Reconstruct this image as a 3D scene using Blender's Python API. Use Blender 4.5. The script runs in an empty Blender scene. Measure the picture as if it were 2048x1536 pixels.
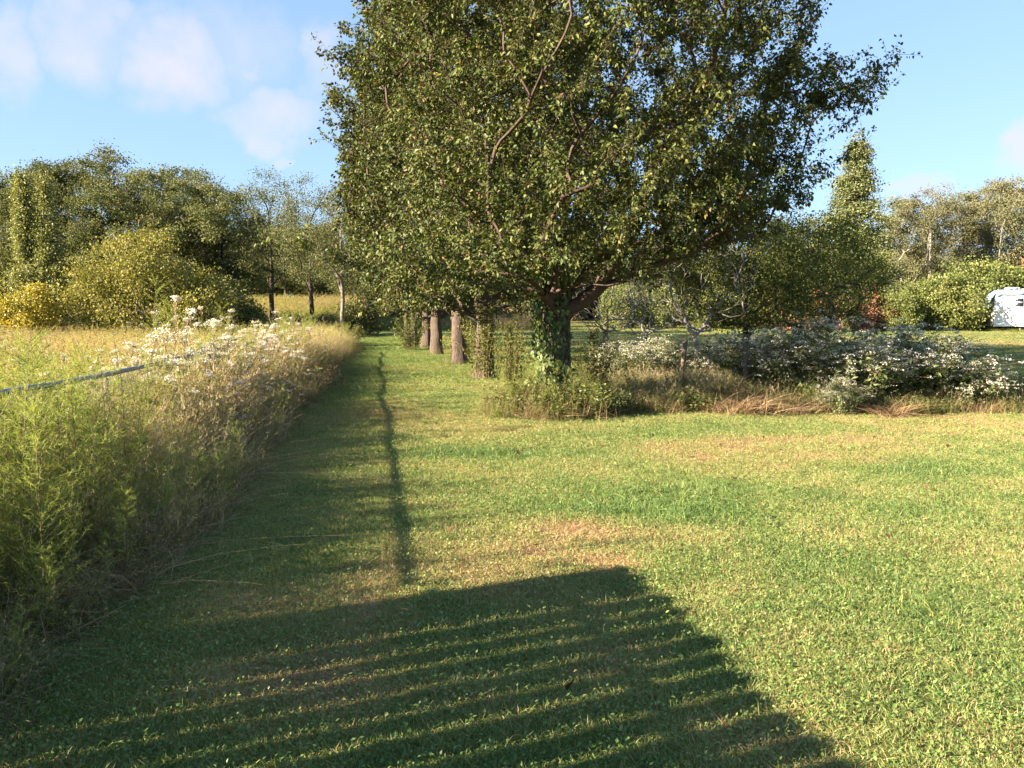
import bpy, math
import numpy as np
from mathutils import Vector

rng = np.random.default_rng(11)
sc = bpy.context.scene
COL = sc.collection
PI = math.pi

# ------------------------------------------------------------------ camera
FPX = 1547.0                      # focal length in pixels of the 2048 wide photograph
PITCH = math.atan((768 - 628) / FPX)
CAM_Z = 1.6
cam_d = bpy.data.cameras.new('camera')
cam = bpy.data.objects.new('camera', cam_d)
COL.objects.link(cam)
cam.location = (0, 0, CAM_Z)
cam.rotation_euler = (PI / 2 - PITCH, 0, 0)
cam_d.sensor_width = 36
cam_d.lens = FPX / 2048 * 36
cam_d.clip_start = 0.05
cam_d.clip_end = 6000
sc.camera = cam

# ------------------------------------------------------------------ sky, sun, exposure
SUN_AZ = math.radians(68)         # shadows fall towards this azimuth (from +Y towards +X)
SUN_EL = math.radians(21.5)
sc.view_settings.view_transform = 'Standard'
sc.view_settings.look = 'None'
sc.view_settings.exposure = 3.2
sc.view_settings.gamma = 1.0
sc.view_settings.use_curve_mapping = False
sc.cycles.use_denoising = True
sc.cycles.max_bounces = 8
sc.cycles.diffuse_bounces = 5
sc.cycles.transmission_bounces = 5
sc.cycles.transparent_max_bounces = 8
sc.cycles.glossy_bounces = 2


def pix_dir(u, v):
    a, b = (u - 1024) / FPX, -(v - 768) / FPX
    c, s = math.cos(-PITCH), math.sin(-PITCH)
    d = Vector((a, c - b * s, s + b * c))
    return d.normalized()


world = bpy.data.worlds.new('World')
sc.world = world
world.use_nodes = True
wt = world.node_tree
wt.nodes.clear()


def N(t, kind, **kw):
    n = t.nodes.new(kind)
    for k, v in kw.items():
        setattr(n, k, v)
    return n


def math_node(t, op, a, b=None, clamp=False):
    n = N(t, 'ShaderNodeMath', operation=op, use_clamp=clamp)
    for i, x in enumerate((a, b)):
        if x is None:
            continue
        if isinstance(x, (int, float)):
            n.inputs[i].default_value = x
        else:
            t.links.new(x, n.inputs[i])
    return n.outputs[0]


def build_sky():
    L = wt.links.new
    sky = N(wt, 'ShaderNodeTexSky', sky_type='NISHITA')
    sky.sun_disc = False
    sky.sun_elevation = SUN_EL
    sky.sun_rotation = SUN_AZ + PI
    sky.altitude = 0
    sky.air_density = 0.9
    sky.dust_density = 0.1
    sky.ozone_density = 1.8
    tc = N(wt, 'ShaderNodeTexCoord')
    gen = tc.outputs['Generated']
    nz = N(wt, 'ShaderNodeTexNoise')
    nz.inputs['Scale'].default_value = 13.0
    nz.inputs['Detail'].default_value = 5
    nz.inputs['Roughness'].default_value = 0.55
    L(gen, nz.inputs['Vector'])
    off = N(wt, 'ShaderNodeVectorMath', operation='SUBTRACT')
    off.inputs[1].default_value = (.5, .5, .5)
    L(nz.outputs['Color'], off.inputs[0])
    sca = N(wt, 'ShaderNodeVectorMath', operation='SCALE')
    sca.inputs['Scale'].default_value = 0.12
    L(off.outputs[0], sca.inputs[0])
    wob = N(wt, 'ShaderNodeVectorMath', operation='ADD')
    L(gen, wob.inputs[0])
    L(sca.outputs[0], wob.inputs[1])
    total = None
    # soft evening clouds: direction, half width and half height in radians, strength
    clouds = [((25, 95), .045, .075, .62), ((160, 80), .06, .09, .60), ((215, 20), .04, .03, .55),
              ((330, 110), .09, .085, .75), ((470, 90), .10, .08, .35), ((540, 225), .11, .05, .65),
              ((640, 110), .05, .08, .5), ((585, 290), .03, .014, .5), ((500, 140), .02, .02, .5),
              ((2085, 290), .055, .055, .9), ((1800, 385), .06, .022, .6), ((2010, 360), .06, .02, .5),
              ((-300, 60), .16, .08, .6), ((-500, 250), .10, .04, .5), ((2500, 150), .14, .07, .6),
              ((2700, 400), .2, .03, .5), ((900, -500), .2, .1, .4), ((1900, -700), .25, .1, .4)]
    for (u, v), w, h, s in clouds:
        d = pix_dir(u, v)
        right = d.cross(Vector((0, 0, 1))).normalized()
        up = right.cross(d)
        sub = N(wt, 'ShaderNodeVectorMath', operation='SUBTRACT')
        sub.inputs[1].default_value = d
        L(wob.outputs[0], sub.inputs[0])
        ds = []
        for ax, k in ((right, w * .72), (up, h * .66), (d, .3)):
            dt = N(wt, 'ShaderNodeVectorMath', operation='DOT_PRODUCT')
            dt.inputs[1].default_value = ax / k
            L(sub.outputs[0], dt.inputs[0])
            ds.append(dt.outputs['Value'])
        q = math_node(wt, 'ADD', math_node(wt, 'MULTIPLY', ds[0], ds[0]), math_node(wt, 'MULTIPLY', ds[1], ds[1]))
        q = math_node(wt, 'ADD', q, math_node(wt, 'MULTIPLY', ds[2], ds[2]))
        mr = N(wt, 'ShaderNodeMapRange', interpolation_type='SMOOTHSTEP')
        mr.inputs['From Min'].default_value = 1.35
        mr.inputs['From Max'].default_value = 0.0
        mr.inputs['To Min'].default_value = 0
        mr.inputs['To Max'].default_value = s * .85
        L(q, mr.inputs['Value'])
        total = mr.outputs[0] if total is None else math_node(wt, 'MAXIMUM', total, mr.outputs[0])
    n2 = N(wt, 'ShaderNodeTexNoise')
    n2.inputs['Scale'].default_value = 22
    n2.inputs['Detail'].default_value = 6
    L(gen, n2.inputs['Vector'])
    mod = math_node(wt, 'ADD', math_node(wt, 'MULTIPLY', n2.outputs['Fac'], 1.8), 0.05)
    fac = math_node(wt, 'MULTIPLY', total, mod, True)
    mix = N(wt, 'ShaderNodeMix', data_type='RGBA')
    L(fac, mix.inputs['Factor'])
    tn = N(wt, 'ShaderNodeMix', data_type='RGBA', blend_type='MULTIPLY')
    tn.inputs['Factor'].default_value = 1
    tn.inputs['B'].default_value = (.56, .71, .90, 1)
    gm = N(wt, 'ShaderNodeGamma')          # evens out the clear evening sky between horizon and zenith
    gm.inputs['Gamma'].default_value = 0.45
    L(sky.outputs['Color'], gm.inputs['Color'])
    L(gm.outputs['Color'], tn.inputs['A'])
    L(tn.outputs['Result'], mix.inputs['A'])
    mix.inputs['B'].default_value = CLOUD
    bg = N(wt, 'ShaderNodeBackground')
    bg.inputs['Strength'].default_value = SKY_STRENGTH
    L(mix.outputs['Result'], bg.inputs['Color'])
    out = N(wt, 'ShaderNodeOutputWorld')
    L(bg.outputs[0], out.inputs['Surface'])


SKY_STRENGTH = 0.074
CLOUD = (1.36, 1.32, 1.54, 1)
build_sky()

sun_d = bpy.data.lights.new('sun', 'SUN')
sun_d.energy = 3.3
sun_d.angle = math.radians(0.53)
sun_d.color = (1.0, 0.84, 0.62)
sun = bpy.data.objects.new('sun', sun_d)
COL.objects.link(sun)
sd = Vector((math.sin(SUN_AZ) * math.cos(SUN_EL), math.cos(SUN_AZ) * math.cos(SUN_EL), -math.sin(SUN_EL)))
sun.rotation_euler = sd.to_track_quat('-Z', 'Y').to_euler()
sun.location = (-20, -8, 12)


# ------------------------------------------------------------------ numeric helpers
def hash2(ix, iy, seed):
    h = (ix.astype(np.int64) * 374761393 + iy.astype(np.int64) * 668265263 + seed * 982451653) & 0x7fffffff
    h = ((h ^ (h >> 13)) * 1274126177) & 0x7fffffff
    h = h ^ (h >> 16)
    return (h & 0xffff) / 65535.0


def vnoise(x, y, s, seed=0):
    x, y = np.asarray(x, float) / s, np.asarray(y, float) / s
    ix, iy = np.floor(x), np.floor(y)
    fx, fy = x - ix, y - iy
    fx, fy = fx * fx * (3 - 2 * fx), fy * fy * (3 - 2 * fy)
    a, b = hash2(ix, iy, seed), hash2(ix + 1, iy, seed)
    c, d = hash2(ix, iy + 1, seed), hash2(ix + 1, iy + 1, seed)
    return (a * (1 - fx) + b * fx) * (1 - fy) + (c * (1 - fx) + d * fx) * fy


def fbm(x, y, s, seed=0, o=4):
    t, w, k = 0, 0, 1.0
    for i in range(o):
        t = t + k * vnoise(x, y, s / 2 ** i, seed + i * 17)
        w += k
        k *= .5
    return t / w


def sstep(a, b, x):
    t = np.clip((np.asarray(x, float) - a) / (b - a), 0, 1)
    return t * t * (3 - 2 * t)


def gz(x, y):
    """height of the ground"""
    x, y = np.asarray(x, float), np.asarray(y, float)
    t = np.maximum(y - 30, 0)
    z = 0.008 * np.minimum(t, 60) * sstep(0, 12, t)
    z = z + (fbm(x, y, 5, 3, 3) - .5) * .07 * sstep(1, 6, np.hypot(x, y)) + (fbm(x, y, 1.1, 9, 2) - .5) * .02
    # the bank of the far golden field, beyond the trees on the left
    z = z + 2.3 * sstep(66, 100, y) * sstep(6, -6, x) * sstep(-90, -40, x)
    return z


def g1(x, y):
    return float(gz(x, y))


def nrm(v):
    return v / np.maximum(np.linalg.norm(v, axis=-1, keepdims=True), 1e-9)


def at(u, Y):
    """x of the photograph's column u at the depth Y"""
    return (u - 1024) / FPX * Y


# ------------------------------------------------------------------ mesh helpers
def mesh_np(name, V, Fs, mats, tint=None, midx=None, smooth=False):
    Fs = [f for f in (Fs if isinstance(Fs, list) else [Fs]) if len(f)]
    me = bpy.data.meshes.new(name)
    V = np.asarray(V, 'f4')
    me.vertices.add(len(V))
    me.vertices.foreach_set('co', V.ravel())
    li = np.concatenate([f.ravel() for f in Fs])
    cnt = np.concatenate([np.full(len(f), f.shape[1]) for f in Fs])
    me.loops.add(len(li))
    me.loops.foreach_set('vertex_index', li.astype('i4'))
    me.polygons.add(len(cnt))
    st = np.concatenate([[0], np.cumsum(cnt)[:-1]])
    me.polygons.foreach_set('loop_start', st.astype('i4'))
    for m in (mats if isinstance(mats, list) else [mats]):
        me.materials.append(m)
    if midx is not None:
        me.polygons.foreach_set('material_index', np.asarray(midx, 'i4'))
    if smooth:
        me.polygons.foreach_set('use_smooth', np.ones(len(cnt), bool))
    me.update(calc_edges=True)
    if tint is not None:
        a = me.attributes.new('tint', 'FLOAT', 'FACE')
        a.data.foreach_set('value', np.asarray(tint, 'f4'))
    return me


class Acc:
    """collects triangles and quads, then makes one mesh"""
    def __init__(s):
        s.V, s.T, s.Q, s.tt, s.qt, s.tm, s.qm, s.n = [], [], [], [], [], [], [], 0

    def add(s, V, F, tint=.5, mat=0):
        V = np.asarray(V, float).reshape(-1, 3)
        F = np.asarray(F, int)
        t = np.broadcast_to(np.asarray(tint, float), (len(F),))
        m = np.full(len(F), mat)
        (s.T if F.shape[1] == 3 else s.Q).append(F + s.n)
        (s.tt if F.shape[1] == 3 else s.qt).append(t)
        (s.tm if F.shape[1] == 3 else s.qm).append(m)
        s.V.append(V)
        s.n += len(V)

    def mesh(s, name, mats, smooth=False):
        Fs = []
        if s.T:
            Fs.append(np.concatenate(s.T))
        if s.Q:
            Fs.append(np.concatenate(s.Q))
        return mesh_np(name, np.concatenate(s.V), Fs, mats, np.concatenate(s.tt + s.qt), np.concatenate(s.tm + s.qm), smooth)


def put(name, me, parent=None, loc=(0, 0, 0), rot=(0, 0, 0), scale=None, kind=None):
    o = bpy.data.objects.new(name, me)
    COL.objects.link(o)
    o.location = loc
    o.rotation_euler = rot
    if scale is not None:
        o.scale = scale if hasattr(scale, '__len__') else (scale,) * 3
    if parent:
        o.parent = parent
    if kind:
        o['kind'] = kind
    return o


def tag(o, label, cat=None, group=None, kind=None):
    o['label'] = label
    if cat:
        o['category'] = cat
    if group:
        o['group'] = group
    if kind:
        o['kind'] = kind
    return o


def thing(name, label, cat, loc, rz=0, group=None, scale=None):
    o = put(name, None, None, loc, (0, 0, rz), scale)
    o.empty_display_size = .2
    return tag(o, label, cat, group)


def frames(D):
    D = nrm(D)
    ref = np.where(np.abs(D[..., 2:3]) > .9, np.array([1., 0, 0]), np.array([0, 0, 1.]))
    A = nrm(np.cross(D, ref))
    return A, np.cross(A, D)


def tube(P, R, n=6, cap=True):
    P = np.asarray(P, float)
    R = np.broadcast_to(np.asarray(R, float), (len(P),))
    T = np.gradient(P, axis=0)
    T = nrm(T)
    a = frames(T[:1])[0][0]
    A = []
    for t in T:                                    # carried along, so that the rings do not twist
        a = a - t * np.dot(a, t)
        a = a / max(np.linalg.norm(a), 1e-9)
        A.append(a)
    A = np.array(A)
    B = np.cross(T, A)
    th = np.arange(n) / n * 2 * PI
    V = P[:, None] + R[:, None, None] * (A[:, None] * np.cos(th)[None, :, None] + B[:, None] * np.sin(th)[None, :, None])
    m = len(P)
    i, j = np.meshgrid(np.arange(m - 1), np.arange(n), indexing='ij')
    k = (j + 1) % n
    F = np.stack([i * n + j, i * n + k, (i + 1) * n + k, (i + 1) * n + j], -1).reshape(-1, 4)
    return V.reshape(-1, 3), F


def leaf_quads(P, A, Nn, L, W, fold=.18):
    """diamond leaves folded along the midrib: two triangles each"""
    L, W = np.broadcast_to(L, (len(P),))[:, None], np.broadcast_to(W, (len(P),))[:, None]
    A = nrm(A)
    S = nrm(np.cross(Nn, A))
    Nn = np.cross(A, S)
    m = P + A * L * .42 + Nn * W * fold
    V = np.stack([P, m + S * W * .5, P + A * L, m - S * W * .5], 1).reshape(-1, 3)
    b = np.arange(len(P))[:, None] * 4
    F = np.concatenate([b + [0, 1, 2], b + [0, 2, 3]], 1).reshape(-1, 3)
    return V, F


def leaf_ovate(P, A, Nn, L, W, fold=.15, curl=.15):
    """ovate pointed leaves folded along the midrib, four triangles each"""
    n = len(P)
    L, W = np.broadcast_to(L, (n,))[:, None], np.broadcast_to(W, (n,))[:, None]
    A = nrm(A)
    S = nrm(np.cross(Nn, A))
    Nn = np.cross(A, S)

    def pt(a, s_, h):
        return P + A * L * a + S * W * s_ + Nn * (W * h)
    V = np.stack([pt(0, 0, 0), pt(.25, .46, fold), pt(.62, .36, fold * .6 - curl * .4), pt(1, 0, -curl * 1.6),
                  pt(.62, -.36, fold * .6 - curl * .4), pt(.25, -.46, fold)], 1).reshape(-1, 3)
    b = np.arange(n)[:, None] * 6
    F = np.concatenate([b + q for q in ([0, 1, 2], [0, 2, 3], [0, 3, 4], [0, 4, 5])], 1).reshape(-1, 3)
    return V, F


def blades(P, D, L, W, bend, nseg=3, taper=1.5, wmin=.0):
    """many grass blades or stems at once; bend is a vector (n,3) added with the square of the length"""
    n = len(P)
    L = np.broadcast_to(L, (n,))
    W = np.broadcast_to(W, (n,))
    D = nrm(D)
    th = rng.uniform(0, 2 * PI, n)
    A, B = frames(D)
    S = A * np.cos(th)[:, None] + B * np.sin(th)[:, None]
    t = np.linspace(0, 1, nseg + 1)
    C = P[:, None] + D[:, None] * (L[:, None] * t)[..., None] + bend[:, None] * (L[:, None] * t ** 2)[..., None]
    w = W[:, None] * np.maximum(1 - t ** taper, wmin)
    V = np.stack([C - S[:, None] * w[..., None] / 2, C + S[:, None] * w[..., None] / 2], 2)   # n, seg+1, 2, 3
    b = (np.arange(n) * (nseg + 1) * 2)[:, None]
    tris = []
    for k in range(nseg):
        a = 2 * k
        tris.append(b + [a, a + 1, a + 3])
        if k < nseg - 1 or wmin > 0:
            tris.append(b + [a, a + 3, a + 2])
    F = np.stack(tris, 1).reshape(-1, 3)
    return V.reshape(-1, 3), F, len(tris), C


def rep(t, k):
    return np.repeat(np.asarray(t), k)


def unit_sphere(n):
    v = rng.normal(size=(n, 3))
    return nrm(v)


def box(acc, lo, hi, tint=.5, mat=0):
    x0, y0, z0 = lo
    x1, y1, z1 = hi
    V = [(x0, y0, z0), (x1, y0, z0), (x1, y1, z0), (x0, y1, z0), (x0, y0, z1), (x1, y0, z1), (x1, y1, z1), (x0, y1, z1)]
    acc.add(V, [(3, 2, 1, 0), (4, 5, 6, 7), (0, 1, 5, 4), (1, 2, 6, 5), (2, 3, 7, 6), (3, 0, 4, 7)], tint, mat)


# ------------------------------------------------------------------ materials
def ramp_node(t, stops):
    r = N(t, 'ShaderNodeValToRGB')
    e = r.color_ramp.elements
    while len(e) < len(stops):
        e.new(.5)
    for q, (p, c) in zip(e, stops):
        q.position = p
        q.color = (*c, 1)
    return r


def new_mat(name):
    m = bpy.data.materials.new(name)
    m.use_nodes = True
    m.node_tree.nodes.clear()
    return m, m.node_tree


def leaf_mat(name, stops, transl=.3, gloss=.35, rough=.45, inst=None, inst_stops=None):
    """foliage: colour from each face's own tint (and from the tuft it belongs to), with light passing through"""
    m, t = new_mat(name)
    L = t.links.new
    at_ = N(t, 'ShaderNodeAttribute', attribute_name='tint')
    r = ramp_node(t, stops)
    L(at_.outputs['Fac'], r.inputs['Fac'])
    col = r.outputs['Color']
    oi = N(t, 'ShaderNodeObjectInfo')
    if inst:
        ia = N(t, 'ShaderNodeAttribute', attribute_name=inst, attribute_type='INSTANCER')
        jit = math_node(t, 'MULTIPLY', math_node(t, 'SUBTRACT', at_.outputs['Fac'], .5), .95)
        r2 = ramp_node(t, inst_stops)
        L(math_node(t, 'ADD', ia.outputs['Fac'], jit, True), r2.inputs['Fac'])
        mx = N(t, 'ShaderNodeMix', data_type='RGBA', blend_type='MULTIPLY')
        mx.inputs['Factor'].default_value = 1
        L(col, mx.inputs['A'])
        L(r2.outputs['Color'], mx.inputs['B'])
        col = mx.outputs['Result']
    hs = N(t, 'ShaderNodeHueSaturation')
    v = math_node(t, 'ADD', math_node(t, 'MULTIPLY', oi.outputs['Random'], .3), .85)
    L(v, hs.inputs['Value'])
    L(col, hs.inputs['Color'])
    col = hs.outputs['Color']
    p = N(t, 'ShaderNodeBsdfPrincipled')
    p.inputs['Roughness'].default_value = rough
    p.inputs['Specular IOR Level'].default_value = gloss
    L(col, p.inputs['Base Color'])
    tr = N(t, 'ShaderNodeBsdfTranslucent')
    tc = N(t, 'ShaderNodeMix', data_type='RGBA', blend_type='MULTIPLY')
    tc.inputs['Factor'].default_value = 1
    tc.inputs['B'].default_value = (1.25, 1.2, .55, 1)
    L(col, tc.inputs['A'])
    L(tc.outputs['Result'], tr.inputs['Color'])
    ms = N(t, 'ShaderNodeMixShader')
    ms.inputs['Fac'].default_value = transl
    L(p.outputs[0], ms.inputs[1])
    L(tr.outputs[0], ms.inputs[2])
    o = N(t, 'ShaderNodeOutputMaterial')
    L(ms.outputs[0], o.inputs['Surface'])
    return m


def rough_mat(name, c1, c2, scale=8, rough=.85, bump=.4, stretch=(1, 1, 1), spec=.2, detail=6):
    m, t = new_mat(name)
    L = t.links.new
    tc = N(t, 'ShaderNodeTexCoord')
    mp = N(t, 'ShaderNodeMapping')
    mp.inputs['Scale'].default_value = stretch
    L(tc.outputs['Object'], mp.inputs['Vector'])
    nz = N(t, 'ShaderNodeTexNoise')
    nz.inputs['Scale'].default_value = scale
    nz.inputs['Detail'].default_value = detail
    nz.inputs['Roughness'].default_value = .65
    L(mp.outputs[0], nz.inputs['Vector'])
    r = ramp_node(t, [(.3, c1), (.7, c2)])
    L(nz.outputs['Fac'], r.inputs['Fac'])
    p = N(t, 'ShaderNodeBsdfPrincipled')
    p.inputs['Roughness'].default_value = rough
    p.inputs['Specular IOR Level'].default_value = spec
    L(r.outputs['Color'], p.inputs['Base Color'])
    if bump:
        b = N(t, 'ShaderNodeBump')
        b.inputs['Strength'].default_value = bump
        b.inputs['Distance'].default_value = .035
        L(nz.outputs['Fac'], b.inputs['Height'])
        L(b.outputs[0], p.inputs['Normal'])
    o = N(t, 'ShaderNodeOutputMaterial')
    L(p.outputs[0], o.inputs['Surface'])
    return m


def flat_mat(name, c, rough=.5, metal=0, spec=.4):
    m, t = new_mat(name)
    p = N(t, 'ShaderNodeBsdfPrincipled')
    p.inputs['Base Color'].default_value = (*c, 1)
    p.inputs['Roughness'].default_value = rough
    p.inputs['Metallic'].default_value = metal
    p.inputs['Specular IOR Level'].default_value = spec
    nz = N(t, 'ShaderNodeTexNoise')
    nz.inputs['Scale'].default_value = 3
    nz.inputs['Detail'].default_value = 6
    hs = N(t, 'ShaderNodeHueSaturation')
    hs.inputs['Color'].default_value = (*c, 1)
    t.links.new(math_node(t, 'ADD', math_node(t, 'MULTIPLY', nz.outputs['Fac'], .3), .85), hs.inputs['Value'])
    t.links.new(hs.outputs[0], p.inputs['Base Color'])
    o = N(t, 'ShaderNodeOutputMaterial')
    t.links.new(p.outputs[0], o.inputs['Surface'])
    return m


WHITE3 = [(0, (1, 1, 1)), (1, (1, 1, 1))]
M_pear = leaf_mat('pear leaf', [(0, (.028, .046, .012)), (.5, (.066, .086, .02)), (.88, (.125, .13, .032)), (.96, (.14, .10, .035)), (1, (.15, .075, .035))], .2, .25, .52)
M_bark = rough_mat('pear bark', (.04, .03, .025), (.15, .113, .092), 16, .9, 1.0, (2.2, 2.2, .4))
M_bark_red = rough_mat('red brown limb bark', (.042, .027, .022), (.105, .07, .056), 18, .8, .5, (1, 1, .4))
M_bark_grey = rough_mat('grey smooth bark', (.14, .125, .11), (.30, .275, .25), 12, .8, .4, (1, 1, .4))
M_bark_dark = rough_mat('dark bark', (.035, .028, .022), (.09, .075, .06), 10, .9, .6, (1, 1, .3))
M_bark_pale = rough_mat('pale bark', (.10, .088, .075), (.22, .19, .165), 10, .9, .4, (1, 1, .3))
M_oak = leaf_mat('woodland leaf', [(0, (.055, .075, .028)), (.5, (.115, .130, .055)), (.85, (.17, .16, .075)), (1, (.22, .175, .10))], .25, .12, .7)
M_oak_brown = leaf_mat('turning woodland leaf', [(0, (.08, .08, .04)), (.5, (.155, .16, .085)), (.85, (.21, .19, .11)), (1, (.25, .19, .12))], .25, .12, .7)
M_olive = leaf_mat('willow leaf', [(0, (.14, .145, .04)), (.5, (.245, .24, .07)), (.9, (.33, .29, .09)), (1, (.36, .25, .08))], .25, .12, .7)
M_yellow = leaf_mat('yellow leaf', [(0, (.17, .17, .035)), (.5, (.30, .26, .045)), (1, (.42, .32, .06))], .3, .3, .55)
M_poplar = leaf_mat('pale green leaf', [(0, (.11, .125, .04)), (.5, (.23, .25, .09)), (1, (.34, .32, .14))], .3, .3, .5)
M_pine = leaf_mat('pale pine needles', [(0, (.085, .11, .04)), (.5, (.16, .185, .075)), (1, (.24, .24, .11))], .2, .3, .55)
M_apple = leaf_mat('small orchard leaf', [(0, (.03, .05, .014)), (.5, (.115, .135, .034)), (.9, (.18, .17, .05)), (1, (.18, .12, .05))], .25, .12, .7)
M_shrub = leaf_mat('bright shrub leaf', [(0, (.06, .085, .02)), (.5, (.14, .17, .045)), (.85, (.22, .22, .075)), (1, (.26, .18, .09))], .3, .35, .45)
M_sumac = leaf_mat('reddish shrub leaf', [(0, (.13, .055, .035)), (.5, (.26, .12, .075)), (1, (.36, .21, .14))], .25, .3, .55)
M_vine = leaf_mat('vine leaf', [(0, (.04, .065, .022)), (.5, (.095, .14, .045)), (.9, (.16, .20, .07)), (1, (.2, .17, .04))], .25, .3, .5)
M_dry = leaf_mat('dry grass', [(0, (.13, .075, .045)), (.5, (.27, .18, .10)), (1, (.44, .34, .2))], .2, .25, .6)
M_tan = leaf_mat('pinkish seed grass', [(0, (.22, .20, .09)), (.45, (.38, .32, .18)), (.8, (.49, .385, .27)), (1, (.55, .42, .34))], .4, .2, .65)
M_weed = leaf_mat('weed leaf', [(0, (.045, .075, .014)), (.5, (.17, .21, .06)), (.85, (.28, .29, .10)), (1, (.37, .30, .15))], .42, .3, .55)
M_fennel = leaf_mat('feathery weed', [(0, (.11, .155, .035)), (.5, (.24, .285, .075)), (1, (.38, .38, .13))], .45, .25, .55)
M_stalk = leaf_mat('stalk', [(0, (.10, .07, .04)), (.5, (.19, .13, .08)), (1, (.30, .2, .14))], .05, .3, .6)
M_flower = leaf_mat('white flower', [(0, (.42, .41, .35)), (.5, (.62, .60, .56)), (1, (.78, .76, .73))], .2, .2, .7)
M_redweed = leaf_mat('dark red leaf', [(0, (.10, .02, .02)), (.5, (.2, .05, .04)), (1, (.2, .12, .05))], .25, .35, .5)
M_deadleaf = leaf_mat('fallen leaf', [(0, (.035, .018, .012)), (1, (.11, .05, .03))], .1, .15, .6)
LAWN_RAMP = [(0, (.085, .155, .045)), (.25, (.165, .24, .065)), (.5, (.25, .295, .095)), (.72, (.34, .31, .13)), (.88, (.40, .30, .165)), (1, (.36, .25, .13))]
M_lawn = leaf_mat('lawn blade', [(0, (.7, .78, .7)), (.5, (1, 1, 1)), (1, (1.25, 1.12, 1.3))], .3, .3, .5, 'dry', LAWN_RAMP)
M_meadow = leaf_mat('meadow blade', [(0, (.8, .8, .7)), (.5, (1, 1, 1)), (1, (1.2, 1.15, 1.2))], .4, .2, .6, 'dry',
                    [(0, (.13, .18, .035)), (.35, (.26, .28, .07)), (.6, (.37, .32, .12)), (.85, (.42, .32, .2)), (1, (.42, .31, .23))])
M_galv = rough_mat('galvanised steel', (.13, .15, .17), (.27, .29, .31), 20, .5, .05, (1, 1, 1), .5)
M_wire = flat_mat('galvanised wire', (.30, .30, .30), .4, .3)
M_board = rough_mat('weathered board', (.14, .11, .09), (.28, .24, .2), 6, .85, .3, (6, 6, .5))
M_post = rough_mat('old post', (.08, .055, .045), (.2, .15, .12), 12, .9, .5, (1, 1, .2))


def ground_mat():
    m, t = new_mat('ground')
    L = t.links.new
    geo = N(t, 'ShaderNodeNewGeometry')
    a = N(t, 'ShaderNodeAttribute', attribute_name='dry')
    n1 = N(t, 'ShaderNodeTexNoise')
    n1.inputs['Scale'].default_value = 26
    n1.inputs['Detail'].default_value = 8
    n1.inputs['Roughness'].default_value = .75
    L(geo.outputs['Position'], n1.inputs['Vector'])
    f = math_node(t, 'ADD', a.outputs['Fac'], math_node(t, 'MULTIPLY', math_node(t, 'SUBTRACT', n1.outputs['Fac'], .5), .9), True)
    r = ramp_node(t, [(0, (.035, .065, .018)), (.3, (.06, .085, .022)), (.55, (.12, .125, .035)), (.78, (.22, .15, .07)), (1, (.24, .145, .075))])
    L(f, r.inputs['Fac'])
    p = N(t, 'ShaderNodeBsdfPrincipled')
    p.inputs['Roughness'].default_value = .95
    p.inputs['Specular IOR Level'].default_value = .1
    L(r.outputs['Color'], p.inputs['Base Color'])
    n2 = N(t, 'ShaderNodeTexNoise')
    n2.inputs['Scale'].default_value = 60
    n2.inputs['Detail'].default_value = 4
    L(geo.outputs['Position'], n2.inputs['Vector'])
    b = N(t, 'ShaderNodeBump')
    b.inputs['Strength'].default_value = .8
    b.inputs['Distance'].default_value = .03
    L(n2.outputs['Fac'], b.inputs['Height'])
    L(b.outputs[0], p.inputs['Normal'])
    o = N(t, 'ShaderNodeOutputMaterial')
    L(p.outputs[0], o.inputs['Surface'])
    return m


# ------------------------------------------------------------------ layout lines
def fence_x(y):                       # line of the left fence
    return -2.52 - .172 * np.asarray(y, float)


def edge_x(y):                        # left edge of the mown path
    y = np.asarray(y, float)
    return -1.62 - .162 * y + (fbm(y, y * 0, 1.7, 5, 2) - .5) * .5 + .10 - .16 * sstep(5.5, 3.5, y)


def row_x(y):                         # line of the pear trees
    return 0.7 - .2 * (np.asarray(y, float) - 12.5)


def lawn_dry(x, y):
    d = .485 + (fbm(x, y, 2.2, 21, 4) - .5) * .8 + (fbm(x, y, .45, 27, 2) - .5) * .45 + (fbm(x, y, 9, 31, 2) - .5) * .3
    d = d + .10 * sstep(-1, 5, x) - .12 * sstep(12, 30, y) * sstep(2, -3, x) - .10 * sstep(-.3, -2, x) * sstep(10, 4, y)
    for cx, cy, rx, ry, a in ((.5, 5.6, .26, .32, .75), (.62, 4.85, .22, .2, .8), (.2, 5.05, .15, .12, .5), (-.77, 3.9, .16, .5, .35), (.5, 3.4, .25, .2, .35),
                              (-.85, 3.2, .5, .25, .3), (.9, 2.9, .5, .3, .3), (-1.55, 4.2, .4, .3, .25), (3.5, 9.7, 1.1, .3, .3), (5.2, 7.0, 1.2, .5, .3),
                              (-.4, 8.8, 1.3, .35, -.4), (1.25, 6.1, .7, .3, -.3), (4.3, 7.9, 1.3, .5, -.3), (2.0, 6.9, .8, .5, -.25), (1.8, 10.3, .6, .3, -.25)):
        q = ((x - cx) / rx) ** 2 + ((y - cy) / ry) ** 2
        d = d + a * np.exp(-q)
    return np.clip(d, 0, 1)


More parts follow.
